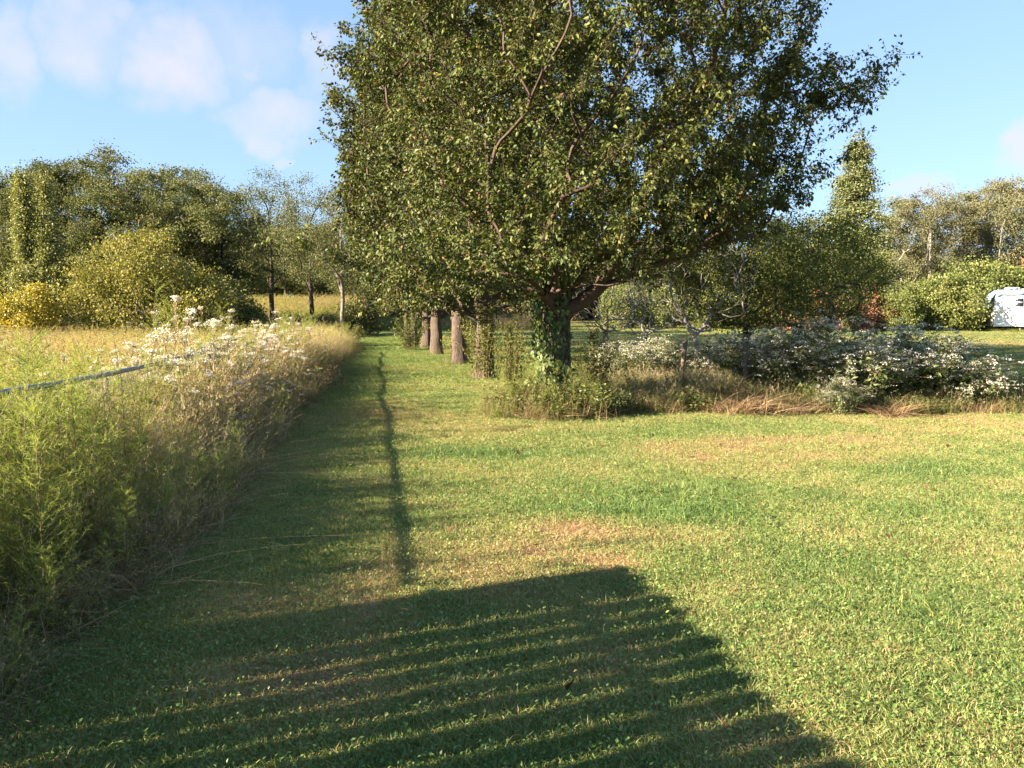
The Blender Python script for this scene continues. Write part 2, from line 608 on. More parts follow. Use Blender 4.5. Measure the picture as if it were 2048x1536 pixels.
# ------------------------------------------------------------------ the ground
def build_ground():
    def axis(lo, hi, n, c):
        k = 7.0
        a = np.sinh(np.linspace(-k, k, n)) / math.sinh(k)
        return np.where(a < 0, c + a * (c - lo), c + a * (hi - c))
    X, Y = np.meshgrid(axis(-2500, 2500, 220, 0), axis(-400, 4500, 260, 8))
    Z = gz(X, Y)
    far = sstep(120, 400, np.hypot(X, Y))
    Z = Z * (1 - far) + far * .5
    ny, nx = X.shape
    V = np.stack([X, Y, Z], -1).reshape(-1, 3)
    i, j = np.meshgrid(np.arange(ny - 1), np.arange(nx - 1), indexing='ij')
    q = i * nx + j
    F = np.stack([q, q + 1, q + nx + 1, q + nx], -1).reshape(-1, 4)
    me = mesh_np('ground', V, F, ground_mat(), smooth=True)
    a = me.attributes.new('dry', 'FLOAT', 'POINT')
    a.data.foreach_set('value', lawn_dry(V[:, 0], V[:, 1]).astype('f4'))
    o = put('ground', me)
    tag(o, 'mown lawn and rough field ground reaching to the tree lines', kind='structure')


build_ground()


# ------------------------------------------------------------------ scattering (point meshes with a geometry-nodes instancer)
def scatter_group(coll):
    ng = bpy.data.node_groups.new('scatter ' + coll.name, 'GeometryNodeTree')
    ng.interface.new_socket('Geometry', in_out='INPUT', socket_type='NodeSocketGeometry')
    ng.interface.new_socket('Geometry', in_out='OUTPUT', socket_type='NodeSocketGeometry')
    gi, go = ng.nodes.new('NodeGroupInput'), ng.nodes.new('NodeGroupOutput')
    ip = ng.nodes.new('GeometryNodeInstanceOnPoints')
    ci = ng.nodes.new('GeometryNodeCollectionInfo')
    ci.inputs['Collection'].default_value = coll
    ci.inputs['Separate Children'].default_value = True
    ci.inputs['Reset Children'].default_value = True
    ip.inputs['Pick Instance'].default_value = True
    L = ng.links.new

    def named(nm, ty):
        n = ng.nodes.new('GeometryNodeInputNamedAttribute')
        n.data_type = ty
        n.inputs['Name'].default_value = nm
        return n.outputs['Attribute']
    L(gi.outputs[0], ip.inputs['Points'])
    L(ci.outputs[0], ip.inputs['Instance'])
    L(named('idx', 'INT'), ip.inputs['Instance Index'])
    e2r = ng.nodes.new('FunctionNodeEulerToRotation')
    L(named('rot', 'FLOAT_VECTOR'), e2r.inputs[0])
    L(e2r.outputs[0], ip.inputs['Rotation'])
    L(named('scl', 'FLOAT_VECTOR'), ip.inputs['Scale'])
    L(ip.outputs[0], go.inputs[0])
    return ng


def proto_set(name, meshes):
    c = bpy.data.collections.new(name)
    for i, me in enumerate(meshes):
        o = bpy.data.objects.new('%s_%03d' % (name, i), me)
        c.objects.link(o)
    return scatter_group(c)


def scatter(name, label, ng, P, rot, scl, idx, dry=None):
    me = bpy.data.meshes.new(name)
    n = len(P)
    me.vertices.add(n)
    me.vertices.foreach_set('co', np.asarray(P, 'f4').ravel())
    for nm, ty, val, key in (('rot', 'FLOAT_VECTOR', rot, 'vector'), ('scl', 'FLOAT_VECTOR', scl, 'vector'),
                             ('idx', 'INT', idx, 'value'), ('dry', 'FLOAT', dry if dry is not None else np.full(n, .5), 'value')):
        a = me.attributes.new(nm, ty, 'POINT')
        a.data.foreach_set(key, np.asarray(val, 'i4' if ty == 'INT' else 'f4').ravel())
    o = put(name, me)
    md = o.modifiers.new('scatter', 'NODES')
    md.node_group = ng
    return tag(o, label, kind='stuff')


def rots(n, tilt=.1):
    return np.stack([rng.normal(0, tilt, n), rng.normal(0, tilt, n), rng.uniform(0, 2 * PI, n)], 1)


def with_z(x, y, dz=0):
    return np.stack([x, y, gz(x, y) + dz], 1)


# ---- lawn
def grass_patch(n, r, h0, h1, w, nleaf=0):
    a = Acc()
    q = r * np.sqrt(rng.uniform(0, 1, n))
    th = rng.uniform(0, 2 * PI, n)
    P = np.stack([q * np.cos(th), q * np.sin(th), np.full(n, -.008)], 1)
    D = np.stack([rng.normal(0, .55, n), rng.normal(0, .55, n), np.ones(n)], 1)
    B = np.stack([rng.normal(0, .35, n), rng.normal(0, .35, n), rng.uniform(-.45, 0, n)], 1)
    V, F, k, _ = blades(P, D, rng.uniform(h0, h1, n), rng.uniform(w * .7, w * 1.3, n), B, 2)
    a.add(V, F, rep(rng.beta(2, 2, n), k))
    if nleaf:
        q = r * np.sqrt(rng.uniform(0, 1, nleaf))
        th = rng.uniform(0, 2 * PI, nleaf)
        P = np.stack([q * np.cos(th), q * np.sin(th), rng.uniform(.006, h1 * .7, nleaf)], 1)
        A = np.stack([rng.normal(0, 1, nleaf), rng.normal(0, 1, nleaf), rng.normal(.25, .4, nleaf)], 1)
        Nn = np.stack([rng.normal(0, .45, nleaf), rng.normal(0, .45, nleaf), np.ones(nleaf)], 1)
        V, F = leaf_quads(P, A, Nn, rng.uniform(.012, .024, nleaf), rng.uniform(.007, .014, nleaf))
        a.add(V, F, rep(rng.beta(2, 3, nleaf) * .5, 2))
    return a.mesh('grass_patch', M_lawn)


def region(n, x0, x1, y0, y1, keep):
    x, y = rng.uniform(x0, x1, n), rng.uniform(y0, y1, n)
    k = keep(x, y)
    return x[k], y[k]


def in_view(x, y, m=1.5):
    return np.abs(x) < .70 * y + m


def is_lawn(x, y):
    return x > edge_x(y) - .25 * (y > 4)


def build_lawn():
    ng = proto_set('grass_patch', [grass_patch(130, .13, .022, .055, .0034, (4, 12, 22)[i % 3]) for i in range(6)] +
                   [grass_patch(60, .12, .05, .10, .005, 0) for i in range(2)])
    Ps, S, D, I = [], [], [], []
    for y0, y1, dens, s, zs in ((1.7, 5, 230, 1, 1), (5, 9, 170, 1.05, 1), (9, 16, 110, 1.3, 1.05), (16, 34, 40, 2.2, 1.2), (34, 85, 7, 5, 1.7)):
        half = .7 * y1 + 1.5
        n = int(dens * 2 * half * (y1 - y0))
        x, y = region(n, -half, half, y0, y1, lambda x, y: in_view(x, y) & is_lawn(x, y))
        ok = (y < 66) | (x > -9)
        x, y = x[ok], y[ok]
        n = len(x)
        d = lawn_dry(x, y)
        bald = (d > .86) & (rng.random(n) < .7)
        lush = (d < .22) & (rng.random(n) < .5)
        hz = rng.uniform(.75, 1.25, n) * zs * np.where(d > .75, .75, 1)
        hz = np.where(bald, hz * .35, hz)
        Ps.append(with_z(x, y, np.where(bald, -.012, 0)))
        S.append(np.stack([np.full(n, s), np.full(n, s), hz], 1) * rng.uniform(.85, 1.15, (n, 1)))
        D.append(d + rng.normal(0, .07, n))
        I.append(np.where(lush, rng.integers(6, 8, n), rng.integers(0, 6, n)))
    P = np.concatenate(Ps)
    scatter('lawn_grass', 'short mown grass with clover and tan dry patches', ng, P, rots(len(P), .06), np.concatenate(S), np.concatenate(I), np.clip(np.concatenate(D), 0, 1))


build_lawn()


# ------------------------------------------------------------------ weeds
def w_fennel(h, dense=1.0):
    a = Acc()
    lean = rng.normal(0, .12, 2)
    t = np.linspace(0, 1, 9)
    C = np.stack([lean[0] * h * t ** 2, lean[1] * h * t ** 2, h * t], 1)
    V, F = tube(C, .006 * (1 - .8 * t), 3)
    a.add(V, F, .2, 1)
    nb = int(46 * dense)
    s = rng.uniform(.12, 1, nb)
    P = np.stack([np.interp(s, t, C[:, i]) for i in range(3)], 1)
    th = rng.uniform(0, 2 * PI, nb)
    D = np.stack([np.cos(th), np.sin(th), rng.uniform(.5, 1.3, nb)], 1)
    L = h * (.26 - .17 * s) * rng.uniform(.7, 1.2, nb)
    B = np.stack([np.cos(th) * .2, np.sin(th) * .2, rng.uniform(-.2, .3, nb)], 1)
    V, F, k, Cb = blades(P, D, L, .003, B, 3, 1.5, .4)
    a.add(V, F, rep(rng.uniform(.2, .6, nb), k), 0)
    m = 22
    u = rng.uniform(.1, 1, (nb, m))
    ix = np.clip((u * 3).astype(int), 0, 2)
    f = u * 3 - ix
    r = np.arange(nb)[:, None]
    Q = Cb[r, ix] * (1 - f[..., None]) + Cb[r, ix + 1] * f[..., None]
    Q = Q.reshape(-1, 3)
    d = np.repeat(nrm(D), m, 0) * .8 + rng.normal(0, .6, (nb * m, 3))
    V, F, k, _ = blades(Q, d, rng.uniform(.018, .05, nb * m), .0032, np.zeros((nb * m, 3)), 1)
    a.add(V, F, rep(rng.beta(2, 2, nb * m), k), 0)
    return a.mesh('feathery_weed', [M_fennel, M_stalk])


def w_grass(h, n=55, mat=None, spread=.09, lean=.22, seed=True, w=.0038):
    a = Acc()
    P = np.stack([rng.normal(0, spread, n), rng.normal(0, spread, n), np.zeros(n)], 1)
    D = np.stack([rng.normal(0, lean, n), rng.normal(0, lean, n), np.ones(n)], 1)
    B = np.stack([rng.normal(0, .3, n), rng.normal(0, .3, n), rng.uniform(-.35, 0, n)], 1)
    L = h * rng.uniform(.45, 1.05, n)
    V, F, k, C = blades(P, D, L, w, B, 4)
    tt = rng.beta(2, 2, n)
    a.add(V, F, rep(tt, k), 0)
    if seed:
        pick = np.nonzero(rng.random(n) < .45)[0]
        m = 16
        u = rng.uniform(.72, 1, (len(pick), m)) * 4
        ix = np.clip(u.astype(int), 0, 3)
        f = (u - ix)[..., None]
        r = pick[:, None]
        Q = (C[r, ix] * (1 - f) + C[r, ix + 1] * f).reshape(-1, 3)
        V, F, k, _ = blades(Q, np.array([0, 0, 1.]) + rng.normal(0, .55, (len(Q), 3)), rng.uniform(.02, .05, len(Q)), .005, np.zeros((len(Q), 3)), 1)
        a.add(V, F, rep(rng.uniform(.4, 1, len(Q)), k), 0)
    return a.mesh('wild_grass', mat or M_tan)


def w_stem(h, nst=5, leaf=(.05, .09), lw=.22, mat=None, flower=False, spread=.12, tint=(2, 2), nleaf=42):
    a = Acc()
    for _ in range(nst):
        b = rng.normal(0, spread, 2)
        ln = rng.normal(0, .16, 2)
        hh = h * rng.uniform(.75, 1.05)
        t = np.linspace(0, 1, 7)
        C = np.stack([b[0] + ln[0] * hh * t ** 1.6, b[1] + ln[1] * hh * t ** 1.6, hh * t], 1)
        V, F = tube(C, .0045 * (1 - .6 * t), 3)
        a.add(V, F, rng.uniform(.2, .8), 1)
        s = rng.uniform(.1, 1, nleaf)
        P = np.stack([np.interp(s, t, C[:, i]) for i in range(3)], 1)
        th = rng.uniform(0, 2 * PI, nleaf)
        A = np.stack([np.cos(th), np.sin(th), rng.uniform(-.4, .8, nleaf)], 1)
        Nn = np.stack([rng.normal(0, .4, nleaf), rng.normal(0, .4, nleaf), np.ones(nleaf)], 1)
        L = rng.uniform(*leaf, nleaf) * (1.15 - .5 * s)
        V, F = leaf_quads(P, A, Nn, L, L * lw)
        a.add(V, F, rep(rng.beta(*tint, nleaf), 2), 0)
        if flower:
            top = C[-1]
            nh = rng.integers(4, 8)
            R = rng.uniform(.03, .08)
            for _k in range(nh):
                th, q = rng.uniform(0, 2 * PI), R * math.sqrt(rng.random())
                e = top + np.array([math.cos(th) * q, math.sin(th) * q, rng.uniform(.0, .035)])
                V, F = tube(np.array([top - [0, 0, .10], e]), .0018, 3)
                a.add(V, F, .4, 1)
                m = 16
                Q = e + np.stack([rng.normal(0, .018, m), rng.normal(0, .018, m), rng.normal(0, .007, m)], 1)
                V, F = leaf_quads(Q, rng.normal(0, 1, (m, 3)) * [1, 1, .3], np.array([0, 0, 1.]) + rng.normal(0, .4, (m, 3)), .019, .015)
                a.add(V, F, rep(rng.random(m), 2), 2)
    return a.mesh('leafy_weed', [mat or M_weed, M_stalk, M_flower])


def w_dead(h, n=26):
    a = Acc()
    P = np.stack([rng.normal(0, .1, n), rng.normal(0, .1, n), np.zeros(n)], 1)
    D = np.stack([rng.normal(0, .7, n), rng.normal(0, .7, n), np.ones(n)], 1)
    B = np.stack([rng.normal(0, .8, n), rng.normal(0, .8, n), rng.uniform(-1.1, -.2, n)], 1)
    V, F, k, _ = blades(P, D, h * rng.uniform(.5, 1, n), .005, B, 5, 1.5, .3)
    a.add(V, F, rep(rng.random(n), k))
    return a.mesh('dead_stalks', M_dry)


def build_weeds():
    protos = []
    protos += [w_fennel(rng.uniform(.8, 1.25)) for _ in range(4)]                              # 0-3
    protos += [w_grass(rng.uniform(.75, 1.1)) for _ in range(4)]                               # 4-7
    protos += [w_stem(rng.uniform(.7, 1.1), 5) for _ in range(4)]                              # 8-11
    protos += [w_stem(rng.uniform(.85, 1.15), 4, (.05, .09), .25, None, True) for _ in range(3)]   # 12-14
    protos += [w_dead(rng.uniform(.6, .9)) for _ in range(3)]                                  # 15-17
    protos += [w_stem(rng.uniform(.3, .45), 7, (.035, .06), .5, M_shrub, False, .14, (2, 2), 26) for _ in range(2)]  # 18-19
    protos += [w_grass(.55, 60, M_weed, .08, .3, False, .006) for _ in range(3)]                # 20-22
    ng = proto_set('weed_plant', protos)
    # the overgrown strip between the pipe-rail fence and the mown path
    xs, ys = [], []
    for y0, y1, dens in ((2.6, 9, 62), (9, 18, 40), (18, 40, 18)):
        n = int(dens * 6 * (y1 - y0))
        y = rng.uniform(y0, y1, n)
        x = fence_x(y) - .8 + rng.random(n) * 3.4
        k = (x < edge_x(y) + .08)
        xs.append(x[k])
        ys.append(y[k])
    x, y = np.concatenate(xs), np.concatenate(ys)
    n = len(x)
    ex_y = 6.2 + 20 * rng.random(420) ** 1.3
    ex_x = fence_x(ex_y) + rng.uniform(-.15, .45, 420)
    x, y = np.concatenate([x, ex_x]), np.concatenate([y, ex_y])
    fy = 8.2 + 15 * rng.random(380) ** 1.2
    x, y = np.concatenate([x, fence_x(fy) + rng.uniform(-.12, .22, 380)]), np.concatenate([y, fy])
    tall = np.concatenate([np.ones(n), np.full(420, 1.12), np.full(380, 1.32)])
    n = len(x)
    near_edge = sstep(1.0, .1, edge_x(y) - x)
    zone = fbm(x, y, 1.1, 41, 3) + rng.normal(0, .18, n) + .05 + .10 * sstep(4.5, 7.5, y)
    r = rng.random(n)
    idx = np.where(zone < .42, rng.integers(0, 4, n), np.where(zone < .53, rng.integers(8, 12, n), rng.integers(4, 8, n)))
    idx = np.where((r < .12), rng.integers(20, 23, n), idx)
    idx = np.where((y > 8.5) & (y < 20) & (r > .93), rng.integers(12, 15, n), idx)
    idx = np.where((y > 9) & (r < .62), rng.integers(4, 8, n), idx)
    idx = np.where((y < 6.5) & (r > .3) & (r < .78), rng.integers(0, 4, n), idx)
    tanish = (idx >= 4) & (idx < 8) & (near_edge > .25) & (rng.random(n) < .42)
    idx = np.where(tanish, rng.choice([0, 1, 2, 3, 8, 9, 10, 11, 20, 21], n), idx)
    r2 = rng.random(n)
    idx = np.where((near_edge > .75) & (r2 < .4), rng.integers(15, 18, n), idx)
    idx = np.where((near_edge > .6) & (r2 > .72), rng.integers(18, 20, n), idx)
    s = rng.uniform(.65, 1.15, n) * (1.12 - .48 * near_edge)
    s = s * .92 * tall
    S = np.stack([s, s, s * rng.uniform(.85, 1.05, n)], 1) * np.where(y < 18, 1, 1.15)[:, None]
    scatter('weed_border', 'tangled green and tan weeds between the pipe rail fence and the mown path', ng, with_z(x, y), rots(n, .12), S, idx, rng.random(n))
    # the rough field beyond the fence
    M = []
    for _ in range(4):
        M.append(w_grass(.85, 46, M_meadow, .22, .25, True, .006))
    M += [w_stem(.9, 6, (.06, .11), .25, M_meadow, False, .25, (2, 2), 40) for _ in range(2)]
    M += [w_stem(.95, 5, (.06, .1), .25, M_meadow, True, .2) for _ in range(2)]
    ng2 = proto_set('meadow_plant', M)
    xs, ys, ss = [], [], []
    for y0, y1, dens, sc0 in ((1.5, 9, 18, .95), (9, 20, 9, 1.1), (20, 52, 3.2, 1.5)):
        half = .72 * y1 + 3
        n = int(dens * half * (y1 - y0))
        xx, yy = region(n, -half, 0, y0, y1, lambda x, y: (x < fence_x(y) - .2) & in_view(x, y, 3))
        xs.append(xx)
        ys.append(yy)
        ss.append(np.full(len(xx), sc0))
    x, y, s = np.concatenate(xs), np.concatenate(ys), np.concatenate(ss)
    n = len(x)
    d = .38 + (fbm(x, y, 5, 51, 3) - .5) * 1.2 + .15 * sstep(-3, -8, x + .15 * y) * sstep(25, 6, y)
    d = np.where((x > -9) & (y > 20), d + .25, d)
    idx = np.where(rng.random(n) < .8, rng.integers(0, 4, n), rng.integers(4, 6, n))
    fl = fbm(x, y, 3, 61, 2) + .12 * sstep(3, 1, np.abs(x + 5.2)) * sstep(9, 11, y)
    idx = np.where((rng.random(n) < sstep(.66, .9, fl) * .2) & (y > 8), rng.integers(6, 8, n), idx)
    zs = s * rng.uniform(.75, 1.1, n) * (1 - .25 * sstep(12, 30, y))
    scatter('meadow_grass', 'rough yellow green and tan meadow grass beyond the left fence', ng2, with_z(x, y), rots(n, .1), np.stack([s, s, zs], 1), idx, np.clip(d, 0, 1))
    # sunlit golden field far behind the tree trunks
    x, y = region(5200, -75, 6, 62, 104, lambda x, y: (x < 4))
    n = len(x)
    s = rng.uniform(2.2, 3.2, n)
    scatter('golden_field_grass', 'sunlit golden tall grass on the bank behind the dark trunks', ng2, with_z(x, y), rots(n, .1), np.stack([s, s, s * .55], 1), rng.integers(0, 6, n), np.clip(.5 + (fbm(x, y, 9, 71, 3) - .5), 0, 1))
    return ng, ng2


NG_WEED, NG_MEADOW = build_weeds()


# ------------------------------------------------------------------ trees
def skeleton(trunk, targets, seg=.3, up=.25, curve=.35, turn=.8, jitter=.06, first=None):
    """grow a branch to each target from the best point already grown; returns nodes, parents, chains"""
    cap = 40000
    pos = np.zeros((cap, 3))
    dr = np.zeros((cap, 3))
    par = np.full(cap, -1)
    n = len(trunk)
    pos[:n] = trunk
    par[1:n] = np.arange(n - 1)
    dr[:n] = nrm(np.gradient(np.asarray(trunk, float), axis=0))
    chains = [list(range(n))]
    ok_from = first if first is not None else int(n * .55)
    usable = np.zeros(cap, bool)
    usable[ok_from:n] = True
    for t in targets:
        d = t - pos[:n]
        L = np.linalg.norm(d, axis=1)
        u = d / np.maximum(L, 1e-6)[:, None]
        cost = L * (1 + turn * (1 - np.sum(u * dr[:n], 1)) + 1.6 * np.maximum(0, up - u[:, 2]))
        cost[~usable[:n]] = 1e9
        cost[L < .08] = 1e9
        j = int(np.argmin(cost))
        L_, u_ = L[j], u[j]
        k = max(2, int(math.ceil(L_ / seg)))
        w_ = .35 if j < len(trunk) else .6
        tg = dr[j] * w_ + u_ * (1 - w_)
        c = pos[j] + tg / max(np.linalg.norm(tg), 1e-6) * L_ * curve
        s = np.linspace(0, 1, k + 1)[1:, None]
        p = pos[j] * (1 - s) ** 2 + 2 * c * s * (1 - s) + t * s ** 2
        p[:-1] += rng.normal(0, jitter, (k - 1, 3)) * min(1, L_) * .7
        if n + k >= cap:
            break
        pos[n:n + k] = p
        par[n] = j
        par[n + 1:n + k] = np.arange(n, n + k - 1)
        q = np.concatenate([[pos[j]], p])
        dr[n:n + k] = nrm(np.diff(q, axis=0))
        usable[n:n + k] = True
        chains.append([j] + list(range(n, n + k)))
        n += k
    return pos[:n], par[:n], dr[:n], chains


def radii(par, r_base, r_tip=.004, ex=2.3):
    n = len(par)
    A = np.zeros(n)
    kids = np.bincount(par[par >= 0], minlength=n)
    A[kids == 0] = 1
    for i in range(n - 1, 0, -1):
        if par[i] >= 0:
            A[par[i]] += A[i]
    r = A ** (1 / ex)
    return r_tip + (r_base - r_tip) * (r - 1) / max(r.max() - 1, 1e-6)


def limb_of(par, chains):
    """index of the chain that first leaves the trunk"""
    nt = len(chains[0])
    lim = np.full(len(par), -1)
    for ci, c in enumerate(chains[1:], 1):
        root = lim[c[0]] if c[0] >= nt else ci
        lim[c[1:]] = root
    return lim


def branch_mesh(a, pos, r, chains, sel=None, thin=.0, mat=0, smin=3, smax=9):
    for ci in (range(len(chains)) if sel is None else sel):
        c = chains[ci]
        R = r[c].copy()
        if ci > 0:
            R[0] = min(R[0], R[1] * 1.25)
        if R.max() < thin or len(c) < 2:
            continue
        ns = int(np.clip(R[0] / .012, smin, smax))
        V, F = tube(pos[c], R, ns)
        if R[0] > .1:                               # trunks are fluted and uneven
            V = V.reshape(len(c), ns, 3)
            th = np.arange(ns) / ns * 2 * PI
            z = pos[c][:, 2][:, None]
            k = 1 + .10 * np.sin(3 * th + 1.3 * z) + .07 * np.sin(5 * th - 2.1 * z) + rng.normal(0, .03, (len(c), ns))
            V = (pos[c][:, None] + (V - pos[c][:, None]) * k[..., None]).reshape(-1, 3)
        a.add(V, F, .5, mat)


def ellipsoid_targets(n, c, rad, shell=.5, zmin=None, bottom=None, keep=None):
    out = []
    while len(out) < n:
        v = unit_sphere(1)[0] * (rng.random() ** (1 / 3) * (1 - shell) + shell * (1 - .25 * rng.random() ** 2))
        p = np.array(c) + v * np.array(rad) * rng.uniform(.93, 1.05)
        if zmin is not None and p[2] < zmin:
            continue
        if keep and not keep(p):
            continue
        out.append(p)
    out = np.array(out)
    return out


def sort_targets(T, base):
    d = np.linalg.norm((T - np.array(base)), axis=1) * rng.uniform(.8, 1.2, len(T))
    # a few far ones first so that true limbs form, then outwards
    far = np.argsort(-d)[: max(6, len(T) // 40)]
    far = rng.permutation(far)
    rest = np.setdiff1d(np.arange(len(T)), far)
    rest = rest[np.argsort(d[rest])]
    return np.concatenate([T[far], T[rest]])


def twig_leaves(pos, par, r, rmax, per_m, size, ovate=False, droop=.5, tint=(2, 2), spread=.02, wl=.62, rnd=.0):
    i = np.nonzero((r < rmax) & (par >= 0))[0]
    P0, P1 = pos[par[i]], pos[i]
    L = np.linalg.norm(P1 - P0, axis=1)
    cnt = rng.poisson(L * per_m)
    k = np.repeat(np.arange(len(i)), cnt)
    u = rng.random(len(k))[:, None]
    D = nrm(P1 - P0)[k]
    P = P0[k] * (1 - u) + P1[k] * u
    rd = unit_sphere(len(k))
    perp = nrm(np.cross(D, rd))
    P = P + perp * (spread * rng.random(len(k)))[:, None] + rng.normal(0, 1, P.shape) * rnd
    A = perp * .8 + D * .35 + np.array([0, 0, -droop]) * rng.uniform(.3, 1.6, (len(k), 1))
    Nn = unit_sphere(len(k)) * .9 + np.array([0, 0, .6]) + perp * .3
    s = rng.uniform(size[0], size[1], len(k))
    V, F = (leaf_ovate if ovate else leaf_quads)(P, A, Nn, s, s * wl)
    return V, F, rep(rng.beta(*tint, len(k)), 4 if ovate else 2), len(k)


def twiglets(pos, par, r, rmax, per_node, length, leaves, size, ovate, tint=(2, 2.2), wl=.62, droop=.5, upw=.5):
    """short leafy shoots on the thinner branches: stems and leaves in one mesh (leaf material first, bark second)"""
    i = np.nonzero((r < rmax) & (par >= 0))[0]
    k = np.repeat(i, rng.poisson(per_node, len(i)))
    D0 = nrm(pos[k] - pos[par[k]])
    u = rng.random((len(k), 1))
    P = pos[par[k]] * (1 - u) + pos[k] * u
    pp = nrm(np.cross(D0, unit_sphere(len(k))))
    D = nrm(pp * .8 + D0 * .55 + [0, 0, upw] + rng.normal(0, .15, P.shape))
    L = rng.uniform(*length, len(k))
    B = rng.normal(0, .15, P.shape) + [0, 0, .08]
    a = Acc()
    V, F, kk, C = blades(P, D, L, .007, B, 3, 1.6, .35)
    a.add(V, F, .5, 1)
    m = leaves
    q = rng.uniform(.12, 1.03, (len(k), m)) * 3
    ix = np.clip(q.astype(int), 0, 2)
    f = (q - ix)[..., None]
    rr = np.arange(len(k))[:, None]
    Q = (C[rr, ix] * (1 - f) + C[rr, ix + 1] * f).reshape(-1, 3)
    Dk = np.repeat(D, m, 0)
    n = len(Q)
    pl = nrm(np.cross(Dk, unit_sphere(n)))
    Q = Q + pl * rng.uniform(.005, .035, (n, 1))
    A = pl * .8 + Dk * .3 + np.array([0, 0, -droop]) * rng.uniform(.2, 1.8, (n, 1))
    Nn = unit_sphere(n) * .8 + [0, 0, .6] + pl * .3
    sz = rng.uniform(*size, n)
    V, F = (leaf_ovate if ovate else leaf_quads)(Q, A, Nn, sz, sz * wl)
    base = np.repeat(rng.normal(0, .12, len(k)), m)
    a.add(V, F, rep(np.clip(rng.beta(*tint, n) + base, 0, 1), 4 if ovate else 2), 0)
    return a, n


def clump_leaves(tips, per, sig, size, tint=(2, 2), flat=.7, wl=.7):
    n = len(tips) * per
    c = np.repeat(np.arange(len(tips)), per)
    sg = np.asarray(sig) * rng.uniform(.6, 1.3, len(tips))
    P = tips[c] + rng.normal(0, 1, (n, 3)) * sg[c][:, None] * [1, 1, flat]
    A = rng.normal(0, 1, (n, 3)) + [0, 0, -.3]
    Nn = unit_sphere(n) + [0, 0, .5]
    s = rng.uniform(size[0], size[1], n)
    V, F = leaf_quads(P, A, Nn, s, s * wl)
    base = np.clip(rng.beta(*tint, len(tips)), 0, 1)
    return V, F, rep(np.clip(base[c] * .6 + rng.random(n) * .4, 0, 1), 2)


# ---- the near pear tree, built round its own trunk base
TREE_X, TREE_Y = .70, 12.6


def build_near_pear():
    base = np.array([TREE_X, TREE_Y, 0.])
    trunk = np.array([(0, 0, -.1), (0, 0, .3), (.01, 0, .7), (.0, .01, 1.0), (.0, .02, 1.25), (.02, .03, 1.5), (.04, .05, 1.8), (.05, .1, 2.1), (.04, .1, 2.5), (.02, .12, 2.9)])
    # the limbs that the photograph shows leaving the trunk
    limbs = [(3.1, -.3, 2.85), (1.5, -.35, 3.9), (.55, -.5, 4.0), (-.95, -.5, 3.6), (-.5, .3, 4.6), (2.5, .5, 4.9), (.9, 1.0, 5.2), (.15, -1.3, 4.6),
             (-1.9, .3, 4.0), (1.5, -1.4, 4.6), (-1.3, -1.4, 4.2), (.2, .2, 6.0), (1.3, 1.9, 4.6), (-.6, 1.8, 4.6), (-2.2, -.9, 3.3), (3.4, .9, 4.6), (3.9, -.4, 4.5), (4.3, -.4, 4.9), (2.6, -.8, 6.0), (1.3, -.7, 6.4), (-.7, -.7, 6.4)]

    def keep(p):
        x, y, z = p
        low = 1.95 + .17 * max(0, x - .6) + .02 * max(0, -x)
        return z > low + rng.uniform(-.1, .25)
    T = ellipsoid_targets(2700, (.5, .25, 5.9), (3.7, 3.5, 4.8), .34, None, None, keep)
    T = T[~((T[:, 0] > 2.2) & (T[:, 2] > 5.6) & (rng.random(len(T)) < .2))]
    spur = np.array([4.35, -.4, 4.95]) + rng.normal(0, 1, (40, 3)) * [.36, .3, .22]
    low_l = np.array([-1.6, -1.2, 2.35]) + rng.normal(0, 1, (90, 3)) * [.8, .8, .25]
    low_r = np.array([2.7, .2, 3.55]) + rng.normal(0, 1, (230, 3)) * [.8, .9, .5]
    low_r = low_r[(low_r[:, 2] > 2.0 + .24 * low_r[:, 0]) & (low_r[:, 0] < 4.0)]
    T = np.concatenate([np.array(limbs), sort_targets(np.concatenate([T, low_l, low_r]), (0, 0, 2)), spur])
    pos, par, dr, chains = skeleton(trunk, T, .22, .28, .34, 1.0, .025, 4)
    r = radii(par, .2, .0032, 1.75)
    nt = len(trunk)
    r[:nt] = np.maximum(r[:nt], np.interp(trunk[:, 2], [-.1, .2, 1.0, 2.0, 2.6, 6], [.30, .25, .21, .2, .10, .03]))
    t = thing('pear_tree', 'big near pear tree with a vine covered trunk and a wide leafy crown', 'tree', (TREE_X, TREE_Y, g1(TREE_X, TREE_Y)), 0, 'pear trees in a row')
    lim = limb_of(par, chains)
    root_r = {}
    for ci, c in enumerate(chains[1:], 1):
        if c[0] < nt:
            root_r[ci] = r[c[1]]
    big = [ci for ci, q in root_r.items() if q > .022]
    a = Acc()
    branch_mesh(a, pos, r, chains, [0] + [ci for ci, c in enumerate(chains[1:], 1) if lim[c[1]] not in big], 0, 0, 3, 14)
    put('trunk', a.mesh('trunk', M_bark, True), t)
    for b in big:
        a = Acc()
        branch_mesh(a, pos, r, chains, [ci for ci, c in enumerate(chains[1:], 1) if lim[c[1]] == b])
        put('limb', a.mesh('limb', M_bark_red, True), t)
    ca, n = twiglets(pos, par, r, .017, 3.0, (.14, .42), 12, (.034, .078), True)
    me = ca.mesh('crown', [M_pear, M_bark_red])
    put('crown', me, t, kind='stuff')
    open('/tmp/log.txt','a').write('%d %d %d\n'%(len(pos),n,len(big))); print('near pear', len(pos), 'nodes', n, 'leaves', len(big), 'limbs')


build_near_pear()


